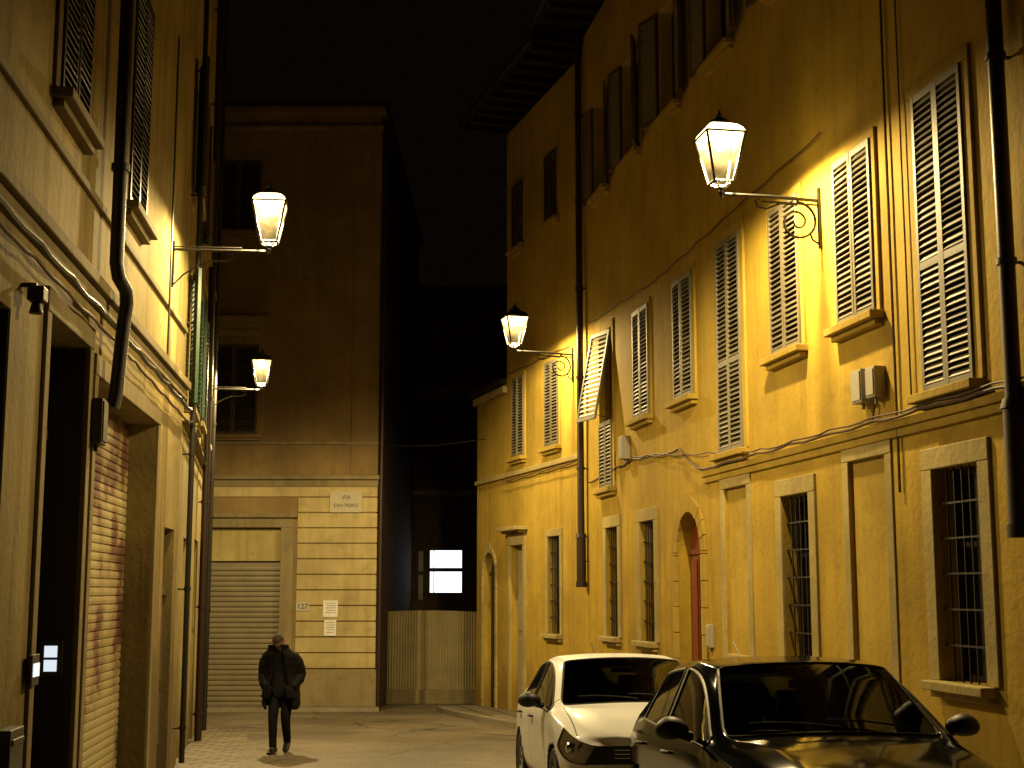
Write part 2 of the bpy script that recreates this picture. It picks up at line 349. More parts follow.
def surround_mesh(w, h, t, proud, mat, bottom=False):
    k = ('sur', round(w, 3), round(h, 3), t, proud, mat, bottom)
    if k in _c: return _c[k]
    mb = MB()
    mb.box(-w/2-t, -w/2, -.01, proud, -(t if bottom else 0), h); mb.box(w/2, w/2+t, -.01, proud, -(t if bottom else 0), h)
    mb.box(-w/2-t, w/2+t, -.01, proud+.003, h, h+t)
    if bottom: mb.box(-w/2, w/2, -.01, proud-.003, -t, 0)
    me = mb.mesh('surround', M[mat]); _c[k] = me; return me
def sill_mesh(w, mat, p=.15, hh=.08):
    k = ('sill', round(w, 3), mat, p, hh)
    if k in _c: return _c[k]
    mb = MB(); mb.box(-w/2-.12, w/2+.12, -.05, p, -hh, 0); mb.box(-w/2-.08, w/2+.08, -.01, p*.55, -hh-.06, -hh)
    me = mb.mesh('sill', M[mat]); _c[k] = me; return me
def grille_mesh(w, h):
    k = ('gr', round(w, 3), round(h, 3))
    if k in _c: return _c[k]
    mb = MB(); n = max(3, int(w/.12))
    for i in range(1, n): x = -w/2+w*i/n; mb.cyl((x, -.05, .0), (x, -.05, h), .009, n=6)
    m = max(3, int(h/.28))
    for i in range(1, m): z = h*i/m; mb.box(-w/2-.01, w/2+.01, -.062, -.038, z-.008, z+.008)
    me = mb.mesh('grille', M['iron']); _c[k] = me; return me

def window(B, x, z0, w, h, kind, sur='stone', shm='shut', ang=(0, 0), st=.12):
    d = .22
    p = add('window', pane_mesh(w, h, d), B, (x, 0, z0))
    if kind in ('closed', 'tall', 'open'):
        split = .42 if kind == 'tall' else 0
        a0 = ang[0] if ang[0] else random.uniform(0, 2.5); a1 = ang[1] if ang[1] else random.uniform(0, 2.5)
        yy = .03 if ang[0] == 0 else .06
        add('shutter', shutter_mesh(w/2, h, 1, split, shm), p, (-w/2, yy, 0), (0, 0, math.radians(a0)))
        add('shutter', shutter_mesh(w/2, h, -1, split, shm), p, (w/2, yy, 0), (0, 0, -math.radians(a1)))
    if kind == 'awning':
        hs = h*.42
        add('shutter', shutter_mesh(w/2, hs, 1, 0, shm), p, (-w/2, .03, 0)); add('shutter', shutter_mesh(w/2, hs, -1, 0, shm), p, (w/2, .03, 0))
        hu = h-hs; a = .36
        mb = MB(); t = .02
        mb.box(-a, -a+.045, -t, t, -hu, 0); mb.box(a-.045, a, -t, t, -hu, 0)
        for z in (-hu, -.07): mb.box(-a+.045, a-.045, -t+.002, t-.002, z, z+.07)
        n = int((hu-.14)/.085)
        for i in range(n):
            X = Matrix.Translation((0, 0, -.07-(hu-.14)*(i+.5)/n)) @ Matrix.Rotation(-math.radians(68), 4, 'X')
            mb.box(-a+.045, a-.045, -.032, .032, -.005, .005, 0, X)
        add('shutter', mb.mesh('awning_shutter', M['shutl']), p, (-.02, .10, h-.03), (math.radians(11), 0, math.radians(13)), label='pale upper shutter hanging open, tilted out from the wall')
        mb = MB(); mb.cyl((-w/2+.05, .0, hs), (-.2, .34, hs+.12), .008, n=6); add('stay', mb.mesh('stay', M['iron']), p)
    if kind == 'grille': add('grille', grille_mesh(w, h), p)
    add('surround', surround_mesh(w, h, st, .03, sur), p, bevel=.008)
    add('sill', sill_mesh(w, sur), p, bevel=.01)
    return (x-w/2, x+w/2, z0, z0+h, d)
def blind(B, x, z0, w, h, mat, sur='stone'):
    mb = MB(); mb.box(-w/2-.02, w/2+.02, -.07, -.035, -.02, h+.02)
    p = add('blind_window', mb.mesh('blind', M[mat]), B, (x, 0, z0))
    add('surround', surround_mesh(w, h, .15, .02, sur, True), p, bevel=.008)
    return (x-w/2, x+w/2, z0, z0+h, .04)

def facade(name, P0, P1, label, category='building'):
    P0 = Vector(P0); P1 = Vector(P1); d = P1-P0
    o = empty(name, (P0.x, P0.y, 0), (0, 0, math.atan2(d.y, d.x)), label=label, category=category)
    return o, d.length

# ================================================================== RIGHT: yellow house
YA, YB = 4.0, 26.0
def xr(Y): return 5.95-.1765*Y
R, LR = facade('yellow_house', (xr(YA), YA), (xr(YB), YB), 'long yellow plastered house with grey louvred shutters and stone trim')
def sr(Y): return (Y-YA)*1.01546
ops = []; arches = []
W1 = .92
for Y, k in ((12.04, 'tall'), (13.87, 'closed'), (15.78, 'closed'), (17.74, 'tall'), (19.72, 'closed'), (21.96, 'closed'), (24.3, 'awning'), (9.6, 'closed'), (7.2, 'closed')):
    if k == 'closed': ops.append(window(R, sr(Y), 2.69+E, W1, 1.76, k, sur='yellowp', st=.09))
    else: ops.append(window(R, sr(Y), 1.74+E, W1, 2.78, k, sur='yellowp', st=.13))
for i, Y in enumerate((10.2, 12.9, 15.5, 17.9, 20.2, 22.4, 24.5)):
    ops.append(window(R, sr(Y), 7.1+E, .95, 1.75, 'open', sur='yellowp', shm='shutm', ang=((166, 172), (170, 160), (158, 168))[i % 3], st=.1))
for Y in (12.04, 15.7, 21.8, 24.0, 8.4): ops.append(window(R, sr(Y), -.78+E, .82, 1.84, 'grille', st=.19))
for Y in (13.82, 17.7): ops.append(blind(R, sr(Y), -.80+E, .86, 2.09, 'yellowp'))
dx = sr(19.65); dz0 = -1.0; dz1 = 1.08+E
ops.append((dx-.56, dx+.56, dz0, dz1, .28)); arches.append((dx, .56, dz1, .28))
ZT = 12.2
add('wall', wall_mesh(LR, -2.5, ZT, ops, 9, M['yellow'], arches), R)
def arch_door(B, dx, r, z0, ztop, mat, surmat, sw=.22):
    mb = MB(); n = 16; zc = ztop-r
    vs = [(-r-.02, 0, z0), (r+.02, 0, z0)]+[((r+.02)*math.cos(math.pi*i/n), 0, zc+(r+.02)*math.sin(math.pi*i/n)) for i in range(n+1)]
    k = len(vs); vs2 = [(a, -.05, c) for a, b, c in vs]
    order = list(range(k))
    mb.add(vs+vs2, [tuple(order), tuple(k+i for i in reversed(order))])
    for s in (-1, 1):
        for a, b in ((z0+.25, z0+1.0), (z0+1.1, zc-.05)):
            mb.box(min(s*.07, s*(r-.1)), max(s*.07, s*(r-.1)), 0, .03, a, b)
            mb.box(min(s*.13, s*(r-.16)), max(s*.13, s*(r-.16)), .03, .045, a+.06, b-.06)
    mb.box(-.015, .015, 0, .035, z0, zc-.02); mb.box(-r, r, 0, .04, zc-.02, zc+.05)
    d = add('door', mb.mesh('door', M[mat]), B, (dx, -.18, 0))
    kb = MB(); kb.rev([(.005, 0), (.03, .01), (.03, .04), (.01, .06)], 10, X=Matrix.Translation((.07, .04, z0+1.05)) @ Matrix.Rotation(-math.pi/2, 4, 'X'))
    add('handle', kb.mesh('handle', M['chrome'], True), d)
    mb = MB(); nb = 11
    for i in range(nb):
        a0 = math.pi*i/nb+.006; a1 = math.pi*(i+1)/nb-.006; ex = .08 if i == nb//2 else 0
        pr = .035+.004*(i % 2)
        pts = [(r*math.cos(a0), zc+r*math.sin(a0)), ((r+sw+ex)*math.cos(a0), zc+(r+sw+ex)*math.sin(a0)), ((r+sw+ex)*math.cos(a1), zc+(r+sw+ex)*math.sin(a1)), (r*math.cos(a1), zc+r*math.sin(a1))]
        vs = [(p[0], pr, p[1]) for p in pts]+[(p[0], -.02, p[1]) for p in pts]
        mb.add(vs, [(0, 1, 2, 3), (7, 6, 5, 4), (0, 4, 5, 1), (1, 5, 6, 2), (2, 6, 7, 3), (3, 7, 4, 0)])
    z = z0; i = 0
    while z < zc-.02:
        h = min(.36, zc-z)
        for s in (-1, 1): mb.box(min(s*r, s*(r+sw)), max(s*r, s*(r+sw)), -.02, .035+.004*(i % 2), z+.005, z+h-.005)
        z += h; i += 1
    add('door_surround', mb.mesh('voussoirs', M[surmat]), B, (dx, 0, 0), bevel=.008)
arch_door(R, dx, .56, dz0+.2, dz1, 'wood', 'yellowp')
mb = MB(); mb.box(sr(10.5), sr(18.9), -.01, .07, 1.50+E, 1.58+E); mb.box(sr(10.5), sr(18.9), -.01, .04, 1.42+E, 1.50+E)
add('string_course', mb.mesh('string_course', M['yellowp']), R, bevel=.01)
def cable(B, pts, r, nm='cable', mat='cable', sag=.03):
    out = []
    for i in range(len(pts)-1):
        a = Vector(pts[i]); b = Vector(pts[i+1]); n = max(2, int((b-a).length/.25))
        for k in range(n+(i == len(pts)-2)):
            t = k/n; p = a.lerp(b, t)
            if abs((b-a).x) > .3: p.z += -sag*abs(math.sin(t*math.pi*max(1, round((b-a).length/1.1))))+random.uniform(-.006, .006)
            p.x += random.uniform(-.003, .003); out.append(p)
    mb = MB(); mb.tube(out, r, 6); return add(nm, mb.mesh(nm, M[mat], True), B)
cable(R, [(sr(10.2), .09, 1.62+E), (sr(18.9), .09, 1.62+E), (sr(20.0), .03, 2.0+E), (sr(22.6), .03, 2.1+E), (sr(25.6), .03, 1.95+E)], .016, mat='cable')
cable(R, [(sr(10.2), .1, 1.66+E), (sr(16.5), .1, 1.65+E), (sr(22.6), .035, 2.15+E)], .010)
cable(R, [(sr(13.06), .03, 10), (sr(13.06), .03, .9+E)], .014)
cable(R, [(sr(12.75), .03, 9), (sr(12.75), .03, 1.7+E)], .009)
cable(R, [(sr(14.6), .04, 4.9+E), (sr(16.9), .04, 4.85+E), (sr(20.9), .04, 4.72+E), (sr(25.5), .04, 4.9+E)], .009)
cable(R, [(sr(13.5), .04, 1.8+E), (sr(13.55), .05, 1.62+E)], .012)
def downpipe(B, x, z0, z1, r=.055, thick=None, mat='copper'):
    mb = MB(); mb.cyl((x, .12, z0), (x, .12, z1), r, n=12)
    z = z0+.4
    while z < z1: mb.cyl((x, .12, z), (x, .12, z+.05), r*1.25, n=12); mb.box(x-.015, x+.015, 0, .1, z+.01, z+.03); z += 1.7
    if thick: mb.cyl((x, .12, thick[0]), (x, .12, thick[1]), r*1.35, n=12); mb.cyl((x, .12, thick[1]), (x, .12, thick[1]+.08), r*1.7, r*1.3, n=12); mb.cyl((x, .12, thick[0]-.1), (x, .12, thick[0]), r*1.6, n=12)
    return add('downpipe', mb.mesh('downpipe', M[mat], True), B)
downpipe(R, sr(25.85), .1+E, ZT, .065, (.15+E, .95+E))
downpipe(R, sr(10.85), .45+E, ZT, .065, (.5+E, 1.4+E))
def ebox(B, x, z, w, h, d, mat='box'):
    mb = MB(); mb.box(x-w/2, x+w/2, 0, d, z, z+h); mb.box(x-w/2+.015, x+w/2-.015, d, d+.012, z+.02, z+h-.02); mb.cyl((x, d*.5, z-.06), (x, d*.5, z), .02, n=8)
    return add('electric_box', mb.mesh('electric_box', M[mat]), B, bevel=.008)
ebox(R, sr(13.42), 1.84+E, .2, .3, .12); ebox(R, sr(13.7), 1.82+E, .24, .33, .14); ebox(R, sr(22.9), 2.12+E, .26, .38, .13)
ebox(R, sr(18.75), -.75+E, .16, .3, .06)
def eaves(B, L, zt, out, mat='woodd'):
    mb = MB(); mb.box(-.1, L+.1, -9.2, out, zt+.16, zt+.30, 0); mb.cyl((-.1, out+.06, zt+.17), (L+.1, out+.06, zt+.17), .08, n=8, mi=0)
    x = .1
    while x < L: mb.box(x, x+.1, -.1, out-.04, zt+.02, zt+.16, 0); x += .55
    mb.add([(-.1, out, zt+.31), (L+.1, out, zt+.31), (L+.1, -4.5, zt+1.7), (-.1, -4.5, zt+1.7)], [(0, 1, 2, 3)], 1)
    mb.add([(-.1, -4.5, zt+1.7), (L+.1, -4.5, zt+1.7), (L+.1, -9.2, zt+.31), (-.1, -9.2, zt+.31)], [(0, 1, 2, 3)], 1)
    return add('roof', mb.mesh('roof', [M[mat], M['tile']]), B)
eaves(R, LR, ZT, .95)

# ================================================================== RIGHT second house
def xb(Y): return 1.365-.304*(Y-26)
R2, L2 = facade('ochre_house', (xb(26.003), 26.003), (xb(30.86), 30.86), 'narrow ochre house with shuttered windows and tall street door')
def sb(Y): return (Y-26.003)*1.0452
ops = []
for Y in (27.8, 30.0): ops.append(window(R2, sb(Y), 2.82+E, .85, 1.74, 'closed', sur='yellowp', st=.08))
for Y in (27.8, 30.0): ops.append(window(R2, sb(Y), 7.45+E, .8, 1.45, 'closed', sur='yellowp', shm='shutf', st=.08))
ops.append(window(R2, sb(27.75), -.85+E, .75, 1.9, 'grille', st=.14))
ops.append((sb(30.1)-.45, sb(30.1)+.45, -1.2, .95+E, .2))
add('wall', wall_mesh(L2, -2.5, 11.9, ops, 9, M['yellow2']), R2)
mb = MB(); mb.box(-.47, .47, -.2, -.16, -1.2, .95+E); mb.box(-.4, -.03, -.16, -.13, -.7, .6); mb.box(.03, .4, -.16, -.13, -.7, .6); mb.box(-.4, -.03, -.16, -.13, .75, 2.3); mb.box(.03, .4, -.16, -.13, .75, 2.3)
d = add('door', mb.mesh('door', M['shutl']), R2, (sb(30.1), 0, 0))
mb = MB(); mb.box(-.62, -.45, -.01, .04, -1.2, .95+E); mb.box(.45, .62, -.01, .04, -1.2, .95+E); mb.box(-.62, .62, -.01, .045, .95+E, 1.2+E); mb.box(-.72, .72, -.01, .28, 1.25+E, 1.33+E); mb.box(-.62, -.5, -.01, .18, 1.2+E, 1.25+E); mb.box(.5, .62, -.01, .18, 1.2+E, 1.25+E)
add('door_surround', mb.mesh('door_surround', M['stone']), R2, (sb(30.1), 0, 0), bevel=.01)
mb = MB(); mb.box(0.2, L2, -.01, .07, 2.44+E, 2.54+E); add('string_course', mb.mesh('sc', M['stone']), R2, bevel=.01)
cable(R2, [(.3, .09, 2.4+E), (L2, .09, 2.38+E)], .012)
cable(R2, [(.3, .04, 4.7+E), (L2, .04, 4.75+E)], .01)
eaves(R2, L2, 11.9, 1.0)

R3, L3 = facade('low_yellow_house', (xb(30.863), 30.863), (xb(33.2), 33.2), 'low yellow house with an arched doorway at the corner')
ax = 1.35; at = .85+E
add('wall', wall_mesh(L3, -2.5, 4.55+E, [(ax-.5, ax+.5, -1.3, at, .3)], 9, M['yellow2'], [(ax, .5, at, .3)]), R3)
arch_door(R3, ax, .5, -1.25, at, 'woodd', 'stone', .12)
mb = MB(); mb.box(0, L3, -.01, .07, 2.44+E, 2.54+E); add('string_course', mb.mesh('sc', M['stone']), R3, bevel=.01)
mb = MB(); mb.box(-.0, L3+.08, -.01, .1, 4.35+E, 4.5+E); add('cornice', mb.mesh('sc', M['stone']), R3, bevel=.01)
mb = MB(); mb.box(-.0, L3+.12, -9, .15, 4.56+E, 4.66+E); add('roof', mb.mesh('roof', M['tile']), R3)

# ================================================================== LEFT houses
def xl(Y): return -2.32-.104*Y
LA, LLA = facade('beige_house', (xl(17.4), 17.4), (xl(5.0), 5.0), 'weathered beige house with a rusty roller shutter and dark doorway')
def sl(Y): return (17.4-Y)*1.0054
ops = []
for Y in (10.35, 13.33, 7.3): ops.append(window(LA, sl(Y), 3.62+E, 1.02, 2.3, 'closed', shm='shutd', sur='stone2', st=.13))
def rng(Y0, Y1, z0, z1, d): return (sl(Y1), sl(Y0), z0, z1, d)
ops += [rng(9.95, 11.4, -.9, 1.98+E, .35), rng(11.78, 15.3, -.9, 1.8+E, .34), rng(16.2, 17.05, -.9, .72+E, .15), rng(7.3, 8.9, -.9, 1.8+E, .3)]
add('wall', wall_mesh(LLA, -2.5, 13, ops, 8, M['beige']), LA)
def xm(Y0, Y1): return sl((Y0+Y1)/2), (Y1-Y0)/2*1.0054
def plain_door(B, cx, hw, z0, z1, y, mat):
    mb = MB(); mb.box(cx-hw-.02, cx+hw+.02, y-.05, y, z0, z1+.02)
    for s in (-1, 1):
        for a, b in ((z0+.7, z0+1.3), (z0+1.45, z1-.9)): mb.box(min(cx+s*.06, cx+s*(hw-.1)), max(cx+s*.06, cx+s*(hw-.1)), y, y+.03, a, b)
    mb.box(cx-hw, cx+hw, y, y+.05, z1-.78, z1-.7)
    return add('door', mb.mesh('door', M[mat]), B)
c, h = xm(9.95, 11.4); plain_door(LA, c, h, -.9, 1.98+E, -.31, 'woodd')
mb = MB(); mb.box(sl(11.4), sl(11.4)+.012, -.30, -.01, -.9, 1.97+E); add('door_lining', mb.mesh('door_lining', M['woodd']), LA)
c, h = xm(7.3, 8.9); plain_door(LA, c, h, -.9, 1.8+E, -.26, 'woodd')
mb = MB(); mb.box(sl(8.9), sl(8.9)+.012, -.25, -.01, -.9, 1.79+E); add('door_lining', mb.mesh('door_lining', M['woodd']), LA)
c, h = xm(16.2, 17.05); plain_door(LA, c, h, -.9, .72+E, -.11, 'shutm')
def roller(cx, hw, z0, z1, y, pitch=.11, amp=.018, gap=.88):
    mb = MB(); vs = []
    n = int((z1-z0)/pitch); fs = []
    prof = []
    for i in range(n):
        b = z0+i*pitch
        prof += [(y-amp*.4, b), (y+amp, b+pitch*.14), (y+amp*1.25, b+pitch*.5), (y+amp, b+pitch*gap)]
    prof.append((y-amp*.4, z0+n*pitch))
    for (yy, zz) in prof: vs += [(cx-hw, yy, zz), (cx+hw, yy, zz)]
    for i in range(len(prof)-1): fs.append((2*i, 2*i+1, 2*i+3, 2*i+2))
    mb.add(vs, fs); mb.box(cx-hw, cx+hw, y-.06, y-.03, z0, z1)
    mb.box(cx-hw, cx+hw, y, y+.05, z0-.06, z0)
    return mb
c, h = xm(11.78, 15.3)
add('roller_shutter', roller(c, h, gz(13.5)-.12, 1.8+E, -.30, .085, .012).mesh('roller_shutter', M['rust']), LA, label='rusty peeling roller shutter')
mb = MB()
for Y0, Y1, zt in ((9.95, 11.4, 1.98+E), (11.78, 15.3, 1.8+E)):
    a, b = sl(Y1), sl(Y0); t = .14
    mb.box(a-t, a, -.01, .03, -1, zt); mb.box(b, b+t, -.01, .03, -1, zt); mb.box(a-t, b+t, -.01, .035, zt, zt+t+.04)
add('door_surround', mb.mesh('door_surround', M['stone2']), LA, bevel=.01)
mb = MB(); mb.box(0, LLA, -.01, .10, 2.48+E, 2.58+E); mb.box(0, LLA, -.01, .05, 2.36+E, 2.48+E); mb.box(0, LLA, -.01, .04, 3.2+E, 3.27+E)
add('string_course', mb.mesh('string_course', M['stone2']), LA, bevel=.012)
cable(LA, [(.1, .12, 2.22+E), (sl(12.2), .12, 2.28+E), (sl(6), .12, 2.3+E)], .022, mat='boxd', sag=.025)
cable(LA, [(.1, .09, 2.08+E), (sl(12.2), .09, 2.18+E), (sl(6), .09, 2.2+E)], .014, mat='cable', sag=.02)
cable(LA, [(sl(15.6), .05, 2.6+E), (sl(15.6), .05, 8)], .012, mat='boxd')
mb = MB(); px = sl(11.75)
mb.tube([(px, .14, 13), (px, .14, 2.78+E), (px-.02, .16, 2.66+E), (px-.18, .2, 2.58+E), (px-.24, .2, 2.48+E), (px-.24, .18, 2.3+E), (px-.24, .14, 1.7+E), (px-.22, .12, 1.55+E)], .06, 12)
for z in (5.2, 6.9, 8.6): mb.cyl((px, .14, z), (px, .14, z+.06), .08, n=12)
add('downpipe', mb.mesh('downpipe', M['iron'], True), LA)
ebox(LA, sl(11.62), 1.2+E, .22, .38, .12, 'boxd')
mb = MB(); fx = sl(9.15); mb.box(fx-.02, fx+.02, 0, .10, 2.0+E, 2.03+E); mb.box(fx-.07, fx+.07, .05, .16, 1.9+E, 2.0+E); mb.cyl((fx, .1, 1.82+E), (fx, .1, 1.9+E), .05, .03, n=10)
add('wall_lamp', mb.mesh('wall_lamp', M['iron']), LA, bevel=.01)
mb = MB(); mb.box(sl(9.93), sl(9.72), .03, .06, .95, 1.16)
p = add('entry_phone', mb.mesh('entry_phone', M['boxd']), LA, bevel=.004)
mb = MB(); mb.box(sl(9.915), sl(9.74), .061, .066, 1.01, 1.10); add('name_plate', mb.mesh('name_plate', M['litlabel']), p)
mb = MB(); X0 = sl(11.4)+.013
mb.box(X0, X0+.04, -.25, -.08, .92, 1.20)
p = add('entry_phone', mb.mesh('entry_phone', M['boxd']), LA)
mb = MB()
for k in range(2):
    mb.box(X0+.04, X0+.045, -.22, -.12, .96+.11*k, 1.05+.11*k)
add('name_plate', mb.mesh('name_plate', M['litlabel']), p)
mb = MB(); mb.box(sl(9.4), sl(9.05), 0, .1, .35, .72); mb.box(sl(9.37), sl(9.08), .1, .112, .62, .66); add('letter_box', mb.mesh('letter_box', M['boxd']), LA, bevel=.006)
mb = MB(); mb.box(-.1, LLA, -8, .7, 13.0, 13.2); add('roof', mb.mesh('roof', M['woodd']), LA)

LB, LLB = facade('pale_house', (-5.7, 26), (-4.133, 17.403), 'pale plastered house with green shutters folded open and downpipes')
def s2(Y): return (26-Y)*1.0165
ops = []
for Y, z, m, an in ((18.5, 2.35+E, 'shutg', (172, 168)), (21.3, 2.5+E, 'shutg', (174, 170)), (24.0, 2.5+E, 'shutd', (0, 0)), (18.5, 5.2+E, 'shutd', (172, 166)), (21.3, 5.2+E, 'shutd', (172, 172)), (24.0, 5.2+E, 'shutd', (0, 0))):
    ops.append(window(LB, s2(Y), z, .95, 1.75, 'open', shm=m, ang=an, sur='stone', st=.1))
ops.append((s2(19.9), s2(18.8), -1.2, 2.3, .2)); ops.append((s2(23.6), s2(22.2), -1.4, 2.4, .2))
add('wall', wall_mesh(LLB, -2.5, 15.6, ops, 8, M['beige2']), LB)
plain_door(LB, s2(19.35), .56, -1.2, 2.3, -.16, 'woodd'); plain_door(LB, s2(22.9), .71, -1.4, 2.4, -.16, 'woodd')
mb = MB(); mb.box(0, LLB-.05, -.01, .08, 2.1+E, 2.2+E); mb.box(0, LLB-.05, -.01, .06, 4.8+E, 4.88+E); add('string_course', mb.mesh('sc', M['stone']), LB, bevel=.01)
downpipe(LB, s2(17.75), gz(17.7)+.1, 15.4, .035, mat='iron'); downpipe(LB, s2(23.0), gz(23), 15.4, .06); downpipe(LB, s2(25.7), gz(25.7), 15.4, .05, mat='iron')
cable(LB, [(.2, .1, 2.0+E), (LLB-.1, .12, 2.1+E)], .02, mat='boxd'); cable(LB, [(.2, .05, 3.95+E), (LLB-.1, .05, 4.0+E)], .012)
mb = MB(); mb.box(-.1, LLB, -8, .3, 15.6, 15.8); add('roof', mb.mesh('roof', M['woodd']), LB)

# ================================================================== FAR building
F, LF = facade('corner_house', (-3.19, 33.0), (-14.0, 33.0), 'large ochre corner house with banded pale base and closed roller shutter')
ops = []
ops.append((2.22, 5.1, -1.6, 3.05, .22))
for s in (3.44, 7.2):
    ops.append(window(F, s, 3.64+E, 1.15, 2.16, 'closed', shm='shutf', sur='far', st=.16))
    ops.append(window(F, s, 8.6+E, 1.1, 1.75, 'closed', shm='shutf', sur='far', st=.14))
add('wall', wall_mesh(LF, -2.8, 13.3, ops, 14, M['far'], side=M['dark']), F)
for s in (3.44, 7.2):
    mb = MB(); mb.box(s-.72, s+.72, -.01, .12, 7.62, 7.75); mb.box(s-.85, s+.85, -.01, .26, 7.95, 8.07); mb.box(s-.68, s+.68, -.01, .08, 7.75, 7.95)
    add('window_hood', mb.mesh('window_hood', M['stone2']), F, bevel=.015)
add('roller_shutter', roller(3.66, 1.42, gz(33)+.06, 2.25, -.18, .12, .022).mesh('roller_shutter', M['roller']), F, label='closed grey ribbed roller shutter')
mb = MB(); mb.box(2.23, 5.09, -.2, -.12, 2.27, 3.04); add('fascia_panel', mb.mesh('fascia', M['beige2']), F, bevel=.01)
mb = MB(); mb.box(1.92, 2.22, -.01, .05, -1.6, 3.05); mb.box(5.1, 5.4, -.01, .05, -1.6, 3.05); mb.box(1.92, 5.4, -.01, .054, 3.05, 3.28); mb.box(1.84, 5.48, -.01, .14, 3.28, 3.38); mb.box(2.14, 2.22, .05, .08, -1.6, 3.05)
add('door_surround', mb.mesh('door_surround', M['stone2']), F, bevel=.012)
mb = MB(); z = -.2
while z < 3.95:
    for a, b in ((0, 1.84 if z < 3.4 else LF), (5.48, LF)):
        if z >= 3.4 and a > 1: continue
        mb.box(a-(.03 if a == 0 else 0), b, -.01, .035, z+.012, z+.345)
    z += .36
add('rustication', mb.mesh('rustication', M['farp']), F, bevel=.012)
for a, b in ((-.06, 1.86), (5.46, LF)):
    mb = MB(); mb.box(a, b, -.01, .07, -2, -.22); add('plinth', mb.mesh('plinth', M['stone2']), F, bevel=.015)
mb = MB(); mb.box(-.1, LF, -.01, .14, 4.17, 4.27); mb.box(-.05, LF, -.01, .06, 4.0, 4.17); mb.box(-.05, LF, -.01, .05, 5.0, 5.08)
add('string_course', mb.mesh('string_course', M['stone2']), F, bevel=.02)
mb = MB(); mb.box(-.12, LF, -.3, .16, 13.12, 13.3); mb.box(-.05, LF, -.2, .08, 12.75, 12.85)
add('cornice', mb.mesh('cornice', M['far']), F, bevel=.02)
mb = MB(); mb.box(-.03, .62, -.01, .03, 4.28, 12.74); add('corner_pilaster', mb.mesh('pilaster', M['far']), F, bevel=.01)
mb = MB(); mb.box(-.16, LF, -14, .2, 13.32, 13.42); add('roof', mb.mesh('roof', M['tile']), F)
downpipe(F, -.12, gz(33), 12.5, .05)
def text(s, size, mat, parent, loc, rot, nm='lettering'):
    cu = bpy.data.curves.new('t', 'FONT'); cu.body = s; cu.size = size; cu.align_x = 'CENTER'; cu.align_y = 'CENTER'; cu.extrude = .003
    t = bpy.data.objects.new('t', cu); COL.objects.link(t)
    dg = bpy.context.evaluated_depsgraph_get(); me = bpy.data.meshes.new_from_object(t.evaluated_get(dg)); bpy.data.objects.remove(t)
    me.materials.clear(); me.materials.append(M[mat])
    return add(nm, me, parent, loc, rot)
RT = (math.pi/2, 0, math.pi)
sg = empty('street_sign', (-3.19-.71, 33-.036, 3.65), (0, 0, math.pi), label='pale marble street name plaque fixed to banded wall', category='street sign')
mb = MB(); mb.box(-.38, .38, 0, .03, -.25, .25); add('plaque', mb.mesh('plaque', M['marble']), sg, bevel=.005)
text('VIA', .14, 'ink', sg, (0, .034, .10), RT); text('SAN PIERO', .12, 'ink', sg, (0, .034, -.09), RT)
sg = empty('house_number', (-4.87, 33-.038, 1.22), (0, 0, math.pi), label='small pale house number tile beside roller shutter', category='house number')
mb = MB(); mb.box(-.15, .15, 0, .015, -.10, .10); add('tile', mb.mesh('tile', M['box']), sg); text('127', .17, 'ink', sg, (0, .018, 0), RT)
for i, (zz, hh, ww) in enumerate(((1.17, .38, .34), (.73, .36, .28))):
    sg = empty('notice_sign', (-4.22, 33-.036, zz), (0, 0, math.pi), label='small paper notice with printed lines fixed to wall', category='notice', group='notices on the corner house')
    mb = MB(); mb.box(-ww/2, ww/2, 0, .012, -hh/2, hh/2); add('sheet', mb.mesh('sheet', M['plate']), sg)
    mb = MB()
    for k in range(5): mb.box(-ww*.36, ww*(.36-.1*(k % 2)), .013, .016, hh*.32-k*.055, hh*.32-k*.055+.014)
    add('printing', mb.mesh('printing', M['roller']), sg)

# ================================================================== ALLEY
G = empty('metal_gate', (-2.17, 36.5, gz(36.5)), (0, 0, 0), label='corrugated metal sheet gate closing the dark alley', category='gate')
mb = MB(); n = 38; vs = []; fs = []
for i in range(n*2+1):
    x = -1.36+2.68*i/(n*2); y = -.04 if i % 2 else .04
    vs += [(x, y, .34), (x, y, 2.30+.04*math.sin(math.pi*i/(n*2)))]
for i in range(n*2): fs.append((2*i, 2*i+1, 2*i+3, 2*i+2))
mb.add(vs, fs); add('sheet', mb.mesh('sheet', M['fence']), G)
mb = MB(); mb.box(-1.42, -1.36, -.05, .05, 0.3, 2.4); mb.box(1.32, 1.38, -.05, .05, 0.3, 2.4); mb.box(-1.36, 1.32, .05, .09, 2.1, 2.17); mb.box(-1.36, 1.32, .05, .09, .5, .57); add('frame', mb.mesh('frame', M['iron']), G)
mb = MB(); mb.box(-1.45, 1.42, -.15, .15, -.3, .34); add('base', mb.mesh('base', M['stone2']), G, bevel=.02)
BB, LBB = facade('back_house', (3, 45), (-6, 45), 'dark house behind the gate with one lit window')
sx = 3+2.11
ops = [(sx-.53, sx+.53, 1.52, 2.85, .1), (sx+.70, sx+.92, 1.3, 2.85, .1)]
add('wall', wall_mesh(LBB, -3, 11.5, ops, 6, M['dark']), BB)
for a, b, z0, z1, nn in ((sx-.53, sx+.53, 1.52, 2.85, 2), (sx+.70, sx+.92, 1.3, 2.85, 1)):
    mb = MB(); mb.box(a, b, -.12, -.09, z0, z1, 0); w = add('window', mb.mesh('window', M['litpane'] if nn == 2 else M['box']), BB)
    mb = MB(); m_ = z0+(z1-z0)*.54; mb.box(a, b, -.085, -.05, m_-.06, m_+.06)
    for x in (a+.01, b-.01, a+(b-a)*.86): mb.box(x-.014, x+.014, -.086, -.06, z0, z1)
    add('frame', mb.mesh('frame', M['iron']), w)
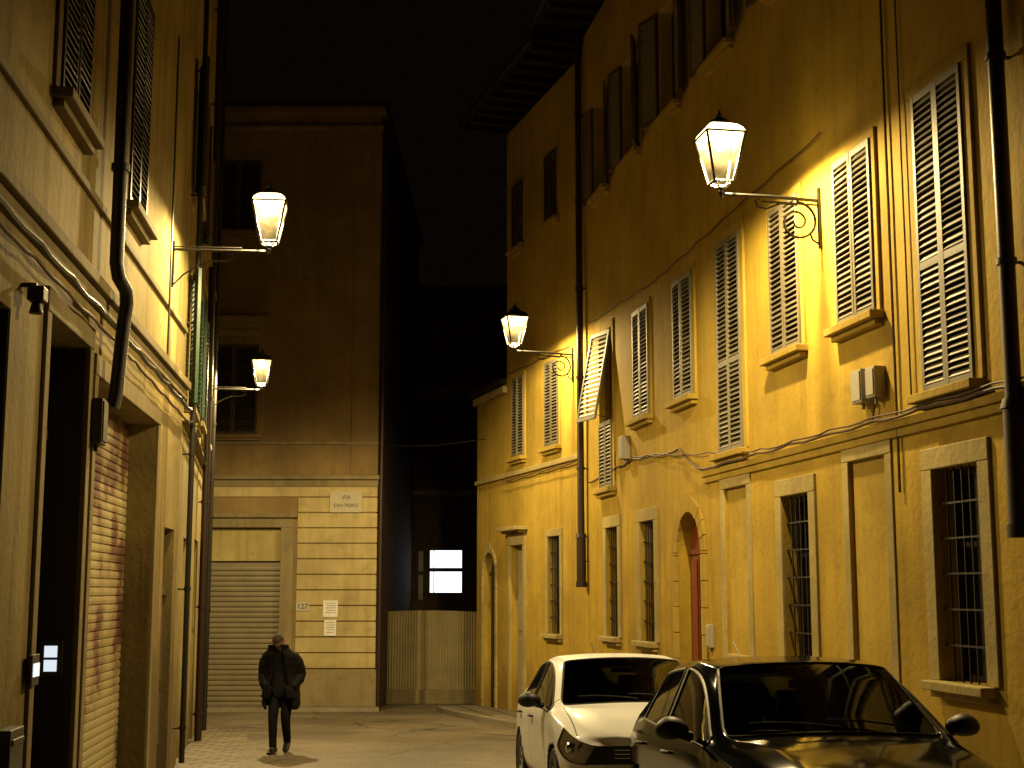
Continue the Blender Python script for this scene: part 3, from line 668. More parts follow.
mb = MB(); mb.box(0, LBB, 0, .12, 4.6, 4.75); mb.box(0, LBB, 0, .08, 7.9, 8.0); add('string_course', mb.mesh('string_course', M['stone2']), BB)
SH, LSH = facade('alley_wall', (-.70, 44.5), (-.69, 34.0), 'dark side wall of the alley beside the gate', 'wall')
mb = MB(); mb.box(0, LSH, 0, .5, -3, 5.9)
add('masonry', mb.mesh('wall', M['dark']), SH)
wr = MB(); wr.tube([(-3.1, 32.9, 5.0), (-2.5, 32.6, 4.93), (-1.8, 32.3, 4.91), (-1.2, 32.0, 4.95), (-.6, 31.9, 5.02)], .012, 5)
add('overhead_wire', wr.mesh('overhead_wire', M['iron']), label='thin black wire strung across the alley', category='wire')

# ================================================================== GROUND
def sheet(name, poly, dz, mat, sub=None):
    mb = MB(); vs = [(x, y, gz(y)+dz) for x, y in poly]; mb.add(vs, [tuple(range(len(vs)))])
    o = add(name, mb.mesh(name, M[mat]), kind='structure'); return o
sheet('ground', [(-150, -60), (150, -60), (150, 220), (-150, 220)], -.03, 'gnd')
road = [(xl(0), -3), (6, -3)]+[(xr(y)-.2, y) for y in (0, 26)]+[(xb(33), 33), (-.9, 44.9), (-3.15, 44.9), (-3.15, 32.95), (-14, 32.95), (-14, 26.1), (-5.75, 26.1), (-4.2, 17.4)]
sheet('road', road, 0, 'asph')
sheet('paved_strip', [(xl(2)+.02, 2), (xl(2)+.75, 2), (xl(17.4)+.8, 17.4), (-5.7+.95, 26.0), (-5.7+.02, 26.0), (xl(17.4)+.02, 17.4)], .004, 'strip')
def raised(name, outer, inner, h, mat):
    mb = MB(); n = len(outer); kw = .14
    mids = [tuple(Vector(o).lerp(Vector(i), kw/(Vector(o)-Vector(i)).length)) for o, i in zip(outer, inner)]
    vs = [(x, y, gz(y)+h) for x, y in mids]+[(x, y, gz(y)+h) for x, y in inner]
    mb.add(vs, [(i, i+1, n+i+1, n+i) for i in range(n-1)])
    add(name, mb.mesh(name, M[mat]), kind='structure')
    mb = MB(); vs = []
    for (x, y), (a, b) in zip(outer, mids): vs += [(x, y, gz(y)-.05), (x, y, gz(y)+h), (a, b, gz(b)+h+.004)]
    fs = []
    for i in range(n-1): fs += [(3*i, 3*i+3, 3*i+4, 3*i+1), (3*i+1, 3*i+4, 3*i+5, 3*i+2)]
    mb.add(vs, fs); add('kerb', mb.mesh('kerb', M['kerb']), kind='structure')
inn = [(xr(y)+.02, y) for y in (-2, 4, 10, 16, 21, 26)]+[(xb(y)+.02, y) for y in (28, 30, 31.5, 33.2)]
out = [(xr(y)-1.25, y-.1) for y in (-2, 4, 10, 16, 21, 26)]+[(xb(y)-1.25, y-.2) for y in (28, 30)]+[(xb(31.5)-1.2, 31.4), (xb(33.2)-.9, 32.6)]
raised('pavement', out, inn, .11, 'pave')
raised('pavement', [(-3.0, 32.3), (-5, 32.2), (-14, 32.2)], [(-3.1, 33.02), (-5, 33.02), (-14, 33.02)], .09, 'pave')

# ================================================================== STREET LAMPS
def lamp_meshes(bloom):
    k = ('lamp', bloom)
    if k in _c: return _c[k]
    d = {}
    fb, ft, z0, z1 = .105, .215, .10, .62
    mb = MB()
    cs = [(-1, -1), (1, -1), (1, 1), (-1, 1)]
    for i, (a, b) in enumerate(cs):
        mb.cyl((a*fb, b*fb, z0), (a*ft, b*ft, z1), .016, n=6)
        a2, b2 = cs[(i+1) % 4]
        mb.cyl((a*fb, b*fb, z0), (a2*fb, b2*fb, z0), .016, n=6); mb.cyl((a*ft, b*ft, z1), (a2*ft, b2*ft, z1), .012, n=6)
        mb.cyl((a*fb, b*fb, z0), (a*.02, b*.02, .05), .011, n=6)
    mb.rev([(.02, -.02), (.035, 0), (.02, .03), (.045, .05), (.03, .06)], 12)
    d['frame'] = mb.mesh('lantern_frame', M['iron'], True)
    mb = MB()
    for i, (a, b) in enumerate(cs):
        a2, b2 = cs[(i+1) % 4]; q = .985
        mb.add([(a*fb*q, b*fb*q, z0), (a2*fb*q, b2*fb*q, z0), (a2*ft*q, b2*ft*q, z1), (a*ft*q, b*ft*q, z1)], [(0, 1, 2, 3)])
    d['glass'] = mb.mesh('lantern_glass', M['lglass'])
    mb = MB(); vs = []
    for h_, zz in ((.215, z1+.012), (.195, z1+.055), (.15, z1+.10), (.10, z1+.125)):
        vs += [(a*h_, b*h_, zz) for a, b in cs]
    mb.add(vs, [(k_*4+i, k_*4+(i+1) % 4, k_*4+4+(i+1) % 4, k_*4+4+i) for k_ in range(3) for i in range(4)])
    d['skirt'] = mb.mesh('lantern_shade', M['skirt'] if bloom else M['iron'])  # glowing shade imitates bloom around near lanterns; far ones stay plain iron
    mb = MB()
    mb.rev([(.12, z1+.125), (.115, z1+.15), (.085, z1+.18), (.05, z1+.195), (.04, z1+.22), (.045, z1+.23), (.03, z1+.245), (.013, z1+.26), (.015, z1+.28), (.003, z1+.30)], 18)
    d['cap'] = mb.mesh('lantern_cap', M['iron'], True)
    mb = MB(); mb.rev([(.005, .46), (.05, .475), (.09, .52), (.08, .59), (.03, .62)], 14); d['bulb'] = mb.mesh('bulb', M['bulb'], True)
    _c[k] = d; return d
def street_lamp(Bx, By, ang, z, a, scroll, power, s=1.0, label='', bloom=True):
    o = empty('street_lamp', (Bx, By, z), (0, 0, ang), label=label, category='street lamp', group='lit wall-mounted street lanterns')
    d = lamp_meshes(bloom)
    mb = MB()
    if scroll:
        mb.box(-.025, .025, 0, .03, -.55, .12); mb.tube([(0, .03, -.02), (0, a*.5, .0), (0, a, 0)], .02, 8); mb.tube([(0, .03, -.07), (0, a*.6, -.06)], .012, 6)
        mb.rev([(.01, .03), (.03, 0), (.015, -.04), (.002, -.07)], 8, c=(0, a, -.0))
        add('arm', mb.mesh('arm', M['iron'], True), o)
        mb = MB(); pts = []
        for i in range(46):
            t = i/45; an = t*math.pi*3.4+math.pi*.5; r = .19*(1-t)+.035
            pts.append((0, .27+math.cos(an)*r*1.05, -.27+math.sin(an)*r))
        mb.tube(pts, [.016-.006*i/45 for i in range(46)], 6)
        mb.tube([(0, .27, -.08), (0, .45, -.07), (0, .62, -.14), (0, .72, -.12), (0, .74, -.05), (0, .69, -.04)], .012, 6)
        mb.tube([(0, .03, -.5), (0, .10, -.46), (0, .13, -.38)], .012, 6)
        add('scroll', mb.mesh('scroll', M['iron'], True), o)
    else:
        mb.box(-.02, .02, 0, .03, -.45, .1); mb.tube([(0, .02, 0), (0, a, 0)], .017, 8); mb.tube([(0, .02, .035), (0, a*.72, .035)], .008, 6)
        mb.rev([(.01, .03), (.03, 0), (.015, -.03)], 8, c=(0, a, 0))
        add('arm', mb.mesh('arm', M['iron'], True), o)
        mb = MB(); mb.tube([(0, .03, -.42), (0, .14, -.30), (0, .28, -.2), (0, .45, -.13), (0, .62, -.13), (0, .72, -.08), (0, .70, -.03), (0, .64, -.05)], .010, 6)
        add('brace', mb.mesh('brace', M['iron'], True), o)
    sc = (s, s, s); loc = (0, a, .02)
    f = add('lantern', d['frame'], o, loc, (0, 0, .0), sc)
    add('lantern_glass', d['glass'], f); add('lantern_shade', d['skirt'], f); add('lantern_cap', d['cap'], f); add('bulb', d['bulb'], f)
    L = bpy.data.lights.new('lamp_light', 'SPOT'); L.energy = power; L.color = (1, .765, .36); L.shadow_soft_size = .06
    L.spot_size = math.pi; L.spot_blend = .33
    lo = bpy.data.objects.new('lamp_light', L); COL.objects.link(lo); lo.parent = o; lo.location = (0, a, .02+.42*s)
    return o
def outang(B): return B.rotation_euler[2]
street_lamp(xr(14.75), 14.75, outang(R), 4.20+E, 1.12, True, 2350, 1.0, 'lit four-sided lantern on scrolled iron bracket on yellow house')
street_lamp(xb(26.6), 26.6, outang(R2), 4.50+E, 1.18, True, 1900, 1.0, 'lit four-sided lantern on scrolled iron bracket on ochre house', False)
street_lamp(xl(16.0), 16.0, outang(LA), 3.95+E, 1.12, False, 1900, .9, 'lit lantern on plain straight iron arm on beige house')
street_lamp(-5.63, 25.6, outang(LB), 3.68+E, .98, False, 2700, .85, 'lit lantern on plain straight iron arm on pale house', False)

# ================================================================== CARS
ST = [
 (0.00, .22, [(0,.25),(.52,.25),(.64,.32),(.71,.44),(.70,.50),(.60,.67),(.48,.71),(.36,.72),(.2,.725),(0,.73)]),
 (0.10, .20, [(0,.19),(.66,.19),(.78,.28),(.83,.43),(.83,.52),(.745,.715),(.62,.77),(.45,.79),(.23,.79),(0,.795)]),
 (0.45, .10, [(0,.17),(.74,.17),(.85,.27),(.875,.48),(.872,.64),(.80,.81),(.68,.865),(.48,.89),(.24,.885),(0,.89)]),
 (0.85, .06, [(0,.17),(.76,.17),(.86,.27),(.88,.52),(.875,.78),(.83,.87),(.72,.93),(.50,.96),(.25,.96),(0,.965)]),
 (1.08, .17, [(0,.17),(.76,.17),(.86,.27),(.88,.52),(.878,.82),(.845,.915),(.80,.95),(.73,.965),(.36,.99),(0,1.0)]),
 (1.78, .12, [(0,.17),(.76,.17),(.86,.27),(.88,.52),(.882,.84),(.845,.935),(.665,1.345),(.59,1.39),(.30,1.42),(0,1.425)]),
 (2.34, .03, [(0,.17),(.76,.17),(.86,.27),(.88,.52),(.885,.85),(.845,.95),(.655,1.38),(.58,1.43),(.30,1.455),(0,1.46)]),
 (2.44, .02, [(0,.17),(.76,.17),(.86,.27),(.88,.52),(.885,.85),(.845,.952),(.653,1.38),(.578,1.43),(.30,1.455),(0,1.46)]),
 (3.22, -.02, [(0,.17),(.76,.17),(.86,.27),(.885,.52),(.885,.87),(.835,.98),(.62,1.335),(.54,1.395),(.28,1.415),(0,1.42)]),
 (3.62, -.06, [(0,.19),(.75,.19),(.85,.28),(.88,.52),(.87,.87),(.80,1.0),(.58,1.285),(.50,1.34),(.26,1.36),(0,1.365)]),
 (3.90, -.12, [(0,.21),(.72,.21),(.82,.30),(.86,.52),(.84,.80),(.755,.97),(.68,1.0),(.60,1.02),(.3,1.03),(0,1.035)]),
 (4.03, -.12, [(0,.24),(.66,.24),(.76,.32),(.80,.50),(.78,.72),(.68,.88),(.6,.92),(.5,.94),(.25,.95),(0,.955)]),
 (4.06, -.12, [(0,.28),(.55,.28),(.65,.35),(.70,.50),(.68,.66),(.58,.80),(.5,.84),(.4,.86),(.2,.87),(0,.875)]),
]
CL = 4.06
def car(loc, rot, paint, zs, label, mirror_mat):
    root = empty('parked_car', loc, rot, label=label, category='car', group='cars parked along the kerb')
    bm = bmesh.new(); cr = bm.edges.layers.float.new('crease_edge')
    rings = []
    for x0, c, ps in ST:
        ring = []
        def mk(y, z):
            zz = z if z < .6 else .6+(z-.6)*zs
            return bm.verts.new((y, x0+c*(abs(y)/.88)**2.2-CL/2, zz))
        for k in range(10): ring.append(mk(ps[k][0], ps[k][1]))
        for k in range(8, 0, -1): ring.append(mk(-ps[k][0], ps[k][1]))
        rings.append(ring)
    def matof(i, kk, sd):
        if kk == 5:
            if i in (4, 5): return 3 if sd else 4
            if i == 6: return 7
            if i == 7: return 5 if sd else 6
        if kk in (7, 8) and i == 4: return 1
        if kk in (7, 8) and i == 9: return 2
        if kk == 4 and i in (0, 1): return 8 if sd else 9
        if kk == 4 and i in (9, 10): return 10 if sd else 11
        if kk == 0: return 7
        return 0
    for i in range(len(rings)-1):
        for j in range(18):
            a, b = rings[i], rings[i+1]; kk = j if j < 9 else 17-j
            f = bm.faces.new((a[j], b[j], b[(j+1) % 18], a[(j+1) % 18])); f.material_index = matof(i, kk, j < 9)
    for ri, idx in ((rings[0], 0), (rings[-1], 1)):
        L_ = lambda k: ri[k] if k in (0, 9) else ri[18-k]
        for k in range(9):
            vs = [ri[k], ri[k+1], L_(k+1), L_(k)]
            u = []
            for v in vs:
                if v not in u: u.append(v)
            f = bm.faces.new(u); f.material_index = (7 if (idx == 0 and k in (2, 4)) or k in (0,) else 0)
    for i in range(len(rings)-1):
        for kk, cv in ((4, .25), (5, .5), (6, .35), (7, .45)):
            for j in (kk, 18-kk):
                e = bm.edges.get((rings[i][j], rings[i+1][j]))
                if e: e[cr] = cv
    for e in bm.edges:
        ms = {f.material_index for f in e.link_faces}
        if len(ms) > 1: e[cr] = .85
    bmesh.ops.recalc_face_normals(bm, faces=bm.faces)
    me = bpy.data.meshes.new('cage'); bm.to_mesh(me); bm.free()
    for _ in range(12): me.materials.append(M['trim'])
    t = bpy.data.objects.new('t', me); COL.objects.link(t)
    sm = t.modifiers.new('s', 'SUBSURF'); sm.levels = 3; sm.render_levels = 3
    dg = bpy.context.evaluated_depsgraph_get(); dg.update()
    ev = bpy.data.meshes.new_from_object(t.evaluated_get(dg)); bpy.data.objects.remove(t)
    wy = (.80-CL/2, 3.34-CL/2)
    parts = {}
    for p in ev.polygons:
        c = p.center
        if p.material_index in (0, 7) and abs(c.x) > .5 and any((c.y-w)**2+(c.z-.31)**2 < .345**2 for w in wy): continue
        parts.setdefault(p.material_index, []).append(p)
    names = {0: ('body', paint), 1: ('windshield', M['cglass']), 2: ('rear_window', M['cglass']), 3: ('side_window', M['cglass']), 4: ('side_window', M['cglass']),
             5: ('side_window', M['cglass']), 6: ('side_window', M['cglass']), 7: ('lower_trim', M['trim']), 8: ('headlight', M['hglass']), 9: ('headlight', M['hglass']), 10: ('tail_light', M['tail']), 11: ('tail_light', M['tail'])}
    for mi, ps in parts.items():
        vm = {}; vs = []; fs = []
        for p in ps:
            f = []
            for vi in p.vertices:
                if vi not in vm: vm[vi] = len(vs); vs.append(tuple(ev.vertices[vi].co))
                f.append(vm[vi])
            fs.append(f)
        m2 = bpy.data.meshes.new(names[mi][0]); m2.from_pydata(vs, [], fs); m2.materials.append(names[mi][1]); m2.shade_smooth()
        o = add(names[mi][0], m2, root)
        if mi in range(1, 7) or mi in (8, 9):
            cnt = {}
            for f in fs:
                for a in range(len(f)):
                    e = tuple(sorted((f[a], f[(a+1) % len(f)]))); cnt[e] = cnt.get(e, 0)+1
            mb = MB(); rr = .011 if mi < 7 else .004
            for e, n in cnt.items():
                if n == 1: mb.cyl(vs[e[0]], vs[e[1]], rr, n=6)
            add('seal', mb.mesh('seal', M['trim'], True), o)
        if mi in (8, 9):
            cen = sum((Vector(v) for v in vs), Vector())/len(vs)
            m3 = bpy.data.meshes.new('housing'); sv = [tuple(Vector(v)+Vector((-.02 if cen.x > 0 else .02, .022, -.0))) for v in vs]
            m3.from_pydata(sv, [], fs); m3.materials.append(M['refl']); m3.shade_smooth(); add('reflector', m3, o)
            mb = MB()
            for dx_, dy_ in ((-.09, -.06), (.01, .0)):
                s_ = 1 if cen.x > 0 else -1
                mb.rev([(.01, -.05), (.045, -.03), (.055, 0), (.045, .02), (.01, .03)], 14, X=Matrix.Translation((cen.x+s_*dx_, cen.y+.0+dy_, cen.z)) @ Matrix.Rotation(math.pi/2, 4, 'X'))
            add('reflector', mb.mesh('lens', M['chrome'], True), o)
    for w in wy:
        for s in (-1, 1):
            mb = MB(); Xw = Matrix.Translation((s*.765, w, .31)) @ Matrix.Rotation(s*math.pi/2, 4, 'Y')
            mb.rev([(.20, -.1), (.28, -.1), (.305, -.08), (.31, 0), (.305, .08), (.28, .1), (.21, .095), (.2, .06)], 32, X=Xw)
            wh = add('wheel', mb.mesh('wheel', M['rub'], True), root)
            mb = MB(); mb.rev([(.2, .06), (.21, .09), (.2, .09), (.19, .05), (.05, .045), (.05, .07), (.0, .075)], 28, X=Xw)
            for k in range(7):
                mb.box(.04, .2, -.018, .018, .05, .082, 0, Xw @ Matrix.Rotation(k*2*math.pi/7, 4, 'Z'))
            add('rim', mb.mesh('rim', M['alloy'], True), wh)
            mb = MB(); mb.rev([(.345, -.2), (.345, .095), (.36, .105), (.37, .09), (.355, -.2)], 40, X=Xw)
            add('wheel_arch', mb.mesh('wheel_arch', M['trim'], True), root)
    for s in (-1, 1):
        bm = bmesh.new(); bmesh.ops.create_icosphere(bm, subdivisions=3, radius=1)
        for v in bm.verts:
            x, y, z = v.co
            y2 = y*.075 if y > 0 else y*.095
            v.co = (x*.115*(1-.15*z), y2, z*.075*(1+.1*x*s))
        m_ = bpy.data.meshes.new('mirror'); bm.to_mesh(m_); bm.free(); m_.materials.append(mirror_mat); m_.shade_smooth()
        mo = add('mirror', m_, root, (s*.99, 1.50-CL/2, .6+.42*zs), (0, 0, -s*.12))
        mb = MB(); mb.cyl((-s*.14, .03, -.06), (-s*.02, 0, -.03), .035, .03, n=8); mb.rev([(.01, .0), (.07, .0), (.07, .004)], 12, sq=.6, X=Matrix.Translation((0, .074, 0)) @ Matrix.Rotation(-math.pi/2, 4, 'X'))
        add('mirror_arm', mb.mesh('mirror_arm', M['trim'], True), mo)
    for s in (-1, 1):
        for yy in (2.18, 3.1):
            mb = MB(); mb.tube([(s*.885, yy-.08-CL/2, .83), (s*.91, yy-.05-CL/2, .83), (s*.91, yy+.05-CL/2, .83), (s*.885, yy+.08-CL/2, .83)], .012, 8)
            add('handle', mb.mesh('handle', M['trim'], True), root)
    mb = MB()
    for k in range(3): mb.tube([(-.42, -.035-CL/2+.06, .57+.035*k), (-.2, -.035-CL/2+.02, .57+.035*k), (0, -.035-CL/2+.01, .57+.035*k), (.2, -.035-CL/2+.02, .57+.035*k), (.42, -.035-CL/2+.06, .57+.035*k)], .006, 6)
    add('grille', mb.mesh('grille', M['chrome'], True), root)
    mb = MB(); mb.box(-.26, .26, -.03-CL/2, -.015-CL/2, .37, .48); add('number_plate', mb.mesh('number_plate', M['plate']), root, bevel=.004)
    mb = MB()
    def wsp(x, t):
        c0 = 1.08+.17*(abs(x)/.88)**2.2; c1 = 1.78+.12*(abs(x)/.88)**2.2
        z0 = 1.0-.035*(abs(x)/.71)**2; z1 = 1.425-.035*(abs(x)/.575)**2
        z1 = .6+(z1-.6)*zs; z0 = .6+(z0-.6)*zs
        return (x, c0+(c1-c0)*t-CL/2-.02, z0+(z1-z0)*t+.018)
    for xa, xb_ in ((.55, -.05), (.02, -.55)):
        mb.tube([wsp(xa+(xb_-xa)*q, .05+.10*math.sin(q*1.5)) for q in (0, .2, .4, .6, .8, 1)], .007, 6)
    add('wiper', mb.mesh('wiper', M['trim'], True), root)
    mb = MB(); mb.tube([(0, 3.35-CL/2, .6+.81*zs), (0, 3.45-CL/2, .6+.86*zs), (0, 3.62-CL/2, .6+.95*zs)], .006, 6); add('aerial', mb.mesh('aerial', M['trim']), root)
    for s in (-1, 1):
        for yy in (1.95, 2.85):
            mb = MB(); mb.box(-.24, .24, -.25, .25, .35, .52); mb.box(-.23, .23, .2, .34, .5, 1.05, 0, Matrix.Rotation(-.12, 4, 'X')); mb.box(-.12, .12, .24, .33, 1.08, 1.24, 0, Matrix.Rotation(-.10, 4, 'X')); mb.cyl((0, .3, 1.0), (0, .3, 1.15), .015)
            add('seat', mb.mesh('seat', M['cloth']), root, (s*.36, yy-CL/2, 0), bevel=.04)
    mb = MB(); mb.box(-.72, .72, 1.25-CL/2, 1.6-CL/2, .6, .93); add('dashboard', mb.mesh('dashboard', M['trim']), root, bevel=.05)
    mb = MB(); mb.tube([(.36+.18*math.cos(a*math.pi/12), 1.7-CL/2+.05*math.sin(a*math.pi/12), .9+.18*math.sin(a*math.pi/12)) for a in range(25)], .014, 8)
    add('steering_wheel', mb.mesh('steering_wheel', M['trim'], True), root)
    mb = MB(); mb.box(-.12, .12, 1.74-CL/2, 1.76-CL/2, 1.27, 1.33); add('rear_view_mirror', mb.mesh('rvm', M['trim']), root, bevel=.01)
    mb = MB(); mb.box(-.7, .7, .3-CL/2, 3.8-CL/2, .2, .3); add('floor', mb.mesh('floor', M['trim']), root)
    return root
seams = [1.28-CL/2, 2.40-CL/2, 3.18-CL/2]
paintW = carpaint('white_car_paint', (.78, .80, .84), .45, seams, .3, .08, .5)
paintD = carpaint('dark_grey_paint', (.004, .0042, .005), .09, seams, .22, .03, 0)
def place(X, Y, a): return (X, Y, gz(Y)), (math.atan(SL)*1.0, 0, a)
l, r = place(1.98, 10.0, .105); car(l, r, paintD, 1.03, 'dark grey hatchback parked beside the kerb in front of white car', M['trim'])
l, r = place(1.10, 14.75, .115); car(l, r, paintW, 1.0, 'white hatchback parked beside the kerb behind dark car', M['trim'])

# ================================================================== PERSON
cl_coat = simple('black_coat_fabric', (.004, .004, .0045), .7, var=.4, scale=12, bump=.5, bscale=30)
cl_tr = simple('dark_trousers_fabric', (.003, .003, .004), .85, var=.3, scale=20, bump=.3)
cl_shoe = simple('black_shoe_leather', (.004, .004, .004), .4)
cl_vest = simple('dark_grey_knit', (.009, .008, .008), .9)
for m_ in (cl_coat, cl_tr, cl_vest): m_.node_tree.nodes['Principled BSDF'].inputs['Specular IOR Level'].default_value = .2
skin = simple('skin', (.22, .11, .06), .55, var=.1, bump=.05)
hair = simple('short_grey_brown_hair', (.03, .02, .013), .8, var=.5, scale=40, bump=.6)
def skinobj(name, chains, mat, parent, root=0, sub=2):
    bm = bmesh.new(); lay = bm.verts.layers.skin.verify(); vs = {}
    first = True
    for ch in chains:
        prev = None
        for key, p, r in ch:
            if key not in vs:
                v = bm.verts.new(p); v[lay].radius = (r, r) if not isinstance(r, tuple) else r
                if first: v[lay].use_root = True; first = False
                vs[key] = v
            v = vs[key]
            if prev is not None and not bm.edges.get((prev, v)): bm.edges.new((prev, v))
            prev = v
    me = bpy.data.meshes.new(name); bm.to_mesh(me); bm.free(); me.materials.append(mat)
    o = add(name, me, parent)
    m = o.modifiers.new('skin', 'SKIN'); m.use_smooth_shade = True
    s = o.modifiers.new('sub', 'SUBSURF'); s.levels = sub; s.render_levels = sub
    return o
PX, PY = -3.32, 20.6
P = empty('person', (PX, PY, gz(PY)), (math.radians(0), 0, math.radians(-4)), label='person walking, head bowed, long open black coat, hands in pockets', category='person')
pel = ('pel', (0, .02, .95), .13)
LEG = {-1: dict(k=(-.085, -.14, .50), a=(-.07, -.16, .10), f=(-.072, -.24, .04)), 1: dict(k=(.075, -.04, .49), a=(.062, .16, .14), f=(.064, .11, .08))}
ch = [[pel, ('sp', (0, -.02, 1.12), .125), ('chs', (0, -.08, 1.29), .14), ('nb', (0, -.13, 1.42), .07), ('nk', (0, -.19, 1.47), .055), ('hd0', (0, -.24, 1.51), .06)]]
for s, t in ((-1, 'l'), (1, 'r')):
    G_ = LEG[s]
    ch.append([pel, ('h'+t, (s*.10, .0, .88), .095), ('k'+t, G_['k'], .06), ('a'+t, G_['a'], .036), ('f'+t, G_['f'], .022)])
    ch.append([('chs', 0, 0), ('s'+t, (s*.175, -.09, 1.37), .065), ('e'+t, (s*.25, .02, 1.12), .045), ('w'+t, (s*.195, -.14, .96), .03), ('p'+t, (s*.17, -.165, .91), .034)])
    for i, (dx_, ln) in enumerate(((-.03, .06), (-.01, .072), (.012, .068), (.033, .055))):
        ch.append([('p'+t, 0, 0), ('g%d'%i+t, (s*.165+dx_, -.165, .875), .010), ('q%d'%i+t, (s*.16+dx_, -.16, .875-ln*.5), .009), ('z%d'%i+t, (s*.155+dx_, -.145, .875-ln), .008)])
    ch.append([('p'+t, 0, 0), ('t1'+t, (s*.125, -.165, .89), .012), ('t2'+t, (s*.11, -.17, .865), .010)])
skinobj('body', ch, skin, P)
ch = [[('pel', (0, .02, .95), .15)]]
for s, t in ((-1, 'l'), (1, 'r')):
    k = Vector(LEG[s]['k']); a = Vector(LEG[s]['a'])
    ch.append([('pel', 0, 0), ('h'+t, (s*.09, .0, .86), .108), ('m'+t, tuple((k+Vector((s*.09, 0, .86)))/2), .09), ('k'+t, tuple(k), .074), ('c'+t, tuple(k*.5+a*.5), .066), ('a'+t, tuple(a+Vector((0, 0, .03))), .058), ('b'+t, tuple(a+Vector((0, -.01, -.02))), .062)])
skinobj('trousers', ch, cl_tr, P)
for s in (-1, 1):
    a_ = LEG[s]['a']
    mb = MB(); prof = [(-.10, .035, .07), (-.07, .045, .10), (0, .05, .10), (.08, .052, .075), (.14, .048, .05), (.18, .03, .035)]
    vs = []; n = 12
    for (yy, w_, h_) in prof:
        for i in range(n):
            a = 2*math.pi*i/n; z = math.sin(a)*h_*.5+h_*.5
            vs.append((math.cos(a)*w_, -yy, z))
    fs = [(k*n+i, k*n+(i+1) % n, (k+1)*n+(i+1) % n, (k+1)*n+i) for k in range(5) for i in range(n)]+[tuple(range(n)), tuple(range(5*n, 6*n))]
    mb.add(vs, fs)
    add('shoe', mb.mesh('shoe', cl_shoe, True), P, (a_[0], a_[1], .008 if s < 0 else .065), (0 if s < 0 else .32, 0, s*.08))
prof = [(.64, .245, .18), (.69, .27, .20), (.76, .272, .205), (.84, .27, .20), (.96, .252, .188), (1.04, .245, .178), (1.12, .245, .175), (1.20, .25, .178), (1.28, .258, .178), (1.34, .255, .17), (1.40, .23, .155), (1.445, .175, .135), (1.48, .14, .125), (1.51, .135, .12), (1.54, .13, .115)]
fine = []
for i in range(len(prof)-1):
    for k in range(4):
        t = k/4; a, b = prof[i], prof[i+1]; fine.append([a[j]*(1-t)+b[j]*t for j in range(3)])
fine.append(list(prof[-1]))
n = 40; vs = []; fs = []
def cy(z): return -.01-.22*max(0, (z-1.0))/.5*max(0, (z-1.0))/.5-.03*max(0, z-1.0)
for zi, (z, rx, ry) in enumerate(fine):
    puff = 1+.03*abs(math.sin(z*math.pi/.11)) if z < 1.42 else 1.02
    yc = cy(z)
    for i in range(n+1):
        a0 = -math.pi/2; gap = .32 if z < 1.43 else .42
        if z < 1.2: gap += (1.2-z)*.9
        a = a0+gap+(2*math.pi-2*gap)*i/n
        r1 = puff+.045*math.sin(4*a+z*5)*(1 if z < 1.3 else .3)
        vs.append((math.cos(a)*rx*r1, math.sin(a)*ry*r1+yc, z+.02*math.sin(3*a) if z < .70 else z))
for k in range(len(fine)-1):
    for i in range(n): fs.append((k*(n+1)+i, k*(n+1)+i+1, (k+1)*(n+1)+i+1, (k+1)*(n+1)+i))
mb = MB(); mb.add(vs, fs); co = add('coat', mb.mesh('coat', cl_coat, True), P)
so = co.modifiers.new('s', 'SOLIDIFY'); so.thickness = .02; so.offset = 0
for s in (-1, 1):
    pts = [Vector((s*.15, -.09, 1.37)), Vector((s*.215, -.07, 1.30)), Vector((s*.25, -.02, 1.20)), Vector((s*.262, .02, 1.12)), Vector((s*.255, -.03, 1.05)), Vector((s*.225, -.10, .99)), Vector((s*.19, -.15, .93))]
    out_ = []; rad = []; br = [.095, .094, .088, .084, .08, .074, .068]
    for i in range(len(pts)-1):
        for k in range(5):
            t = k/5; out_.append(pts[i].lerp(pts[i+1], t)); rad.append((br[i]*(1-t)+br[i+1]*t)*(1+.06*abs(math.sin((i*5+k)*.7))))
    out_.append(pts[-1]); rad.append(.062)
    mb = MB(); mb.tube(out_, rad, 14); add('sleeve', mb.mesh('sleeve', cl_coat, True), co)
    mb = MB()
    for q in range(4):
        mb.tube([(s*(.10+.025*q), -.205+.004*q, .955), (s*(.125+.025*q), -.215+.008*q, .90), (s*(.15+.025*q), -.19+.008*q, .79)], .034, 8)
    add('pocket', mb.mesh('pocket', cl_coat, True), co)
mb = MB(); vs = []; fs = []
pz = [(.80, .14, .13), (.9, .17, .145), (1.05, .17, .14), (1.2, .18, .142), (1.32, .17, .135), (1.41, .13, .11), (1.46, .085, .085)]
for z, rx, ry in pz:
    for i in range(20): a = 2*math.pi*i/20; vs.append((math.cos(a)*rx, math.sin(a)*ry+cy(z), z))
for k in range(6):
    for i in range(20): fs.append((k*20+i, k*20+(i+1) % 20, (k+1)*20+(i+1) % 20, (k+1)*20+i))
mb.add(vs, fs); add('sweater', mb.mesh('sweater', cl_vest, True), P)
bm = bmesh.new(); bmesh.ops.create_uvsphere(bm, u_segments=32, v_segments=24, radius=1)
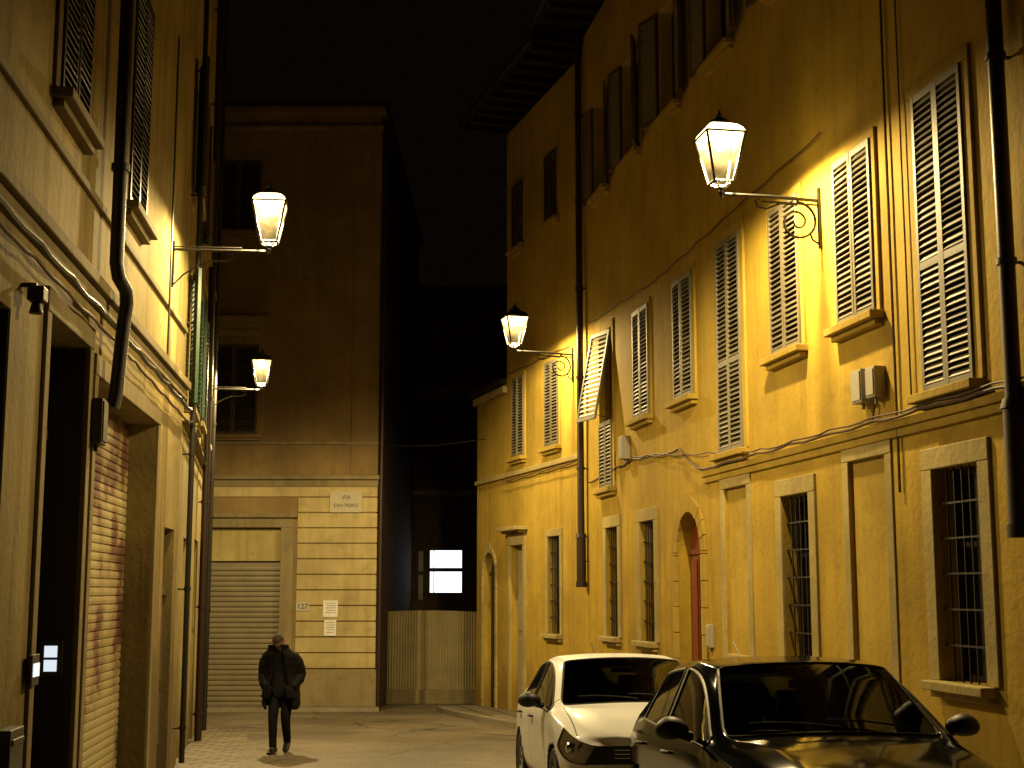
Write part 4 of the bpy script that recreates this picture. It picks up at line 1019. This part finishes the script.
for v in bm.verts:
    x, y, z = v.co
    X = x*.076; Y = y*.096; Z = z*.118
    if z < 0:
        k = -z; X *= 1-.30*k; Y *= 1-.12*k
        if y < 0: Y -= .010*k
    if y < -.2:
        e = math.exp(-((abs(x)-.38)**2/.02+(z-.05)**2/.015)); Y += .012*e
        e = math.exp(-((z-.2)**2/.008+(x)**2/.25)); Y -= .005*e
        e = math.exp(-(x*x/.012+(z+.16)**2/.035)); Y -= .026*e
        e = math.exp(-(x*x/.06+(z+.5)**2/.006)); Y -= .006*e
        e = math.exp(-(x*x/.05+(z+.43)**2/.0012)); Y += .006*e
        e = math.exp(-(x*x/.05+(z+.82)**2/.02)); Y -= .008*e
    v.co = (X, Y, Z)
me = bpy.data.meshes.new('head'); bm.to_mesh(me); bm.free(); me.materials.append(skin); me.shade_smooth()
H = add('head', me, P, (0, -.275, 1.585), (math.radians(48), 0, math.radians(5)))
for s in (-1, 1):
    mb = MB(); mb.rev([(.004, -.008), (.024, -.004), (.03, .004), (.024, .008), (.01, .004)], 14, sq=.6, X=Matrix.Translation((s*.077, .008, -.005)) @ Matrix.Rotation(s*math.pi/2, 4, 'Y')); add('ear', mb.mesh('ear', skin, True), H)
    mb = MB(); mb.rev([(.002, -.011), (.009, -.006), (.012, 0), (.009, .006), (.002, .011)], 10, X=Matrix.Translation((s*.029, -.078, .006))); add('eye', mb.mesh('eye', simple('eye_white', (.3, .26, .22), .3), True), H)
    mb = MB(); mb.tube([(s*.015, -.094, .024), (s*.03, -.092, .029), (s*.047, -.083, .024)], .004, 6); add('eyebrow', mb.mesh('eyebrow', hair, True), H)
bm = bmesh.new(); bmesh.ops.create_uvsphere(bm, u_segments=32, v_segments=24, radius=1)
dl = [v for v in bm.verts if (v.co.z < .50 and v.co.y < -.25) or v.co.z < -.35 or (v.co.z < .2 and v.co.y < .05)]
bmesh.ops.delete(bm, geom=dl, context='VERTS')
for v in bm.verts:
    x, y, z = v.co; j = 1+random.uniform(-.02, .025); v.co = (x*.080*j, y*.100*j+.002, z*.123*j)
me = bpy.data.meshes.new('hair'); bm.to_mesh(me); bm.free(); me.materials.append(hair); me.shade_smooth()
ho = add('hair', me, H); so = ho.modifiers.new('s', 'SOLIDIFY'); so.thickness = .010

# ================================================================== WORLD, CAMERA
w = bpy.data.worlds.new('World'); scene.world = w; w.use_nodes = True
bg = w.node_tree.nodes['Background']; bg.inputs[0].default_value = (1, .50, .30, 1); bg.inputs[1].default_value = .0026
cam = bpy.data.cameras.new('camera'); cam.sensor_width = 36; cam.lens = 1400/1024*36; cam.clip_end = 600; cam.clip_start = .1
co_ = bpy.data.objects.new('camera', cam); COL.objects.link(co_); co_.location = (0, 0, E); co_.rotation_euler = (math.radians(90+8.37), 0, 0)
scene.camera = co_
scene.view_settings.view_transform = 'Standard'; scene.view_settings.look = 'None'; scene.view_settings.exposure = 0
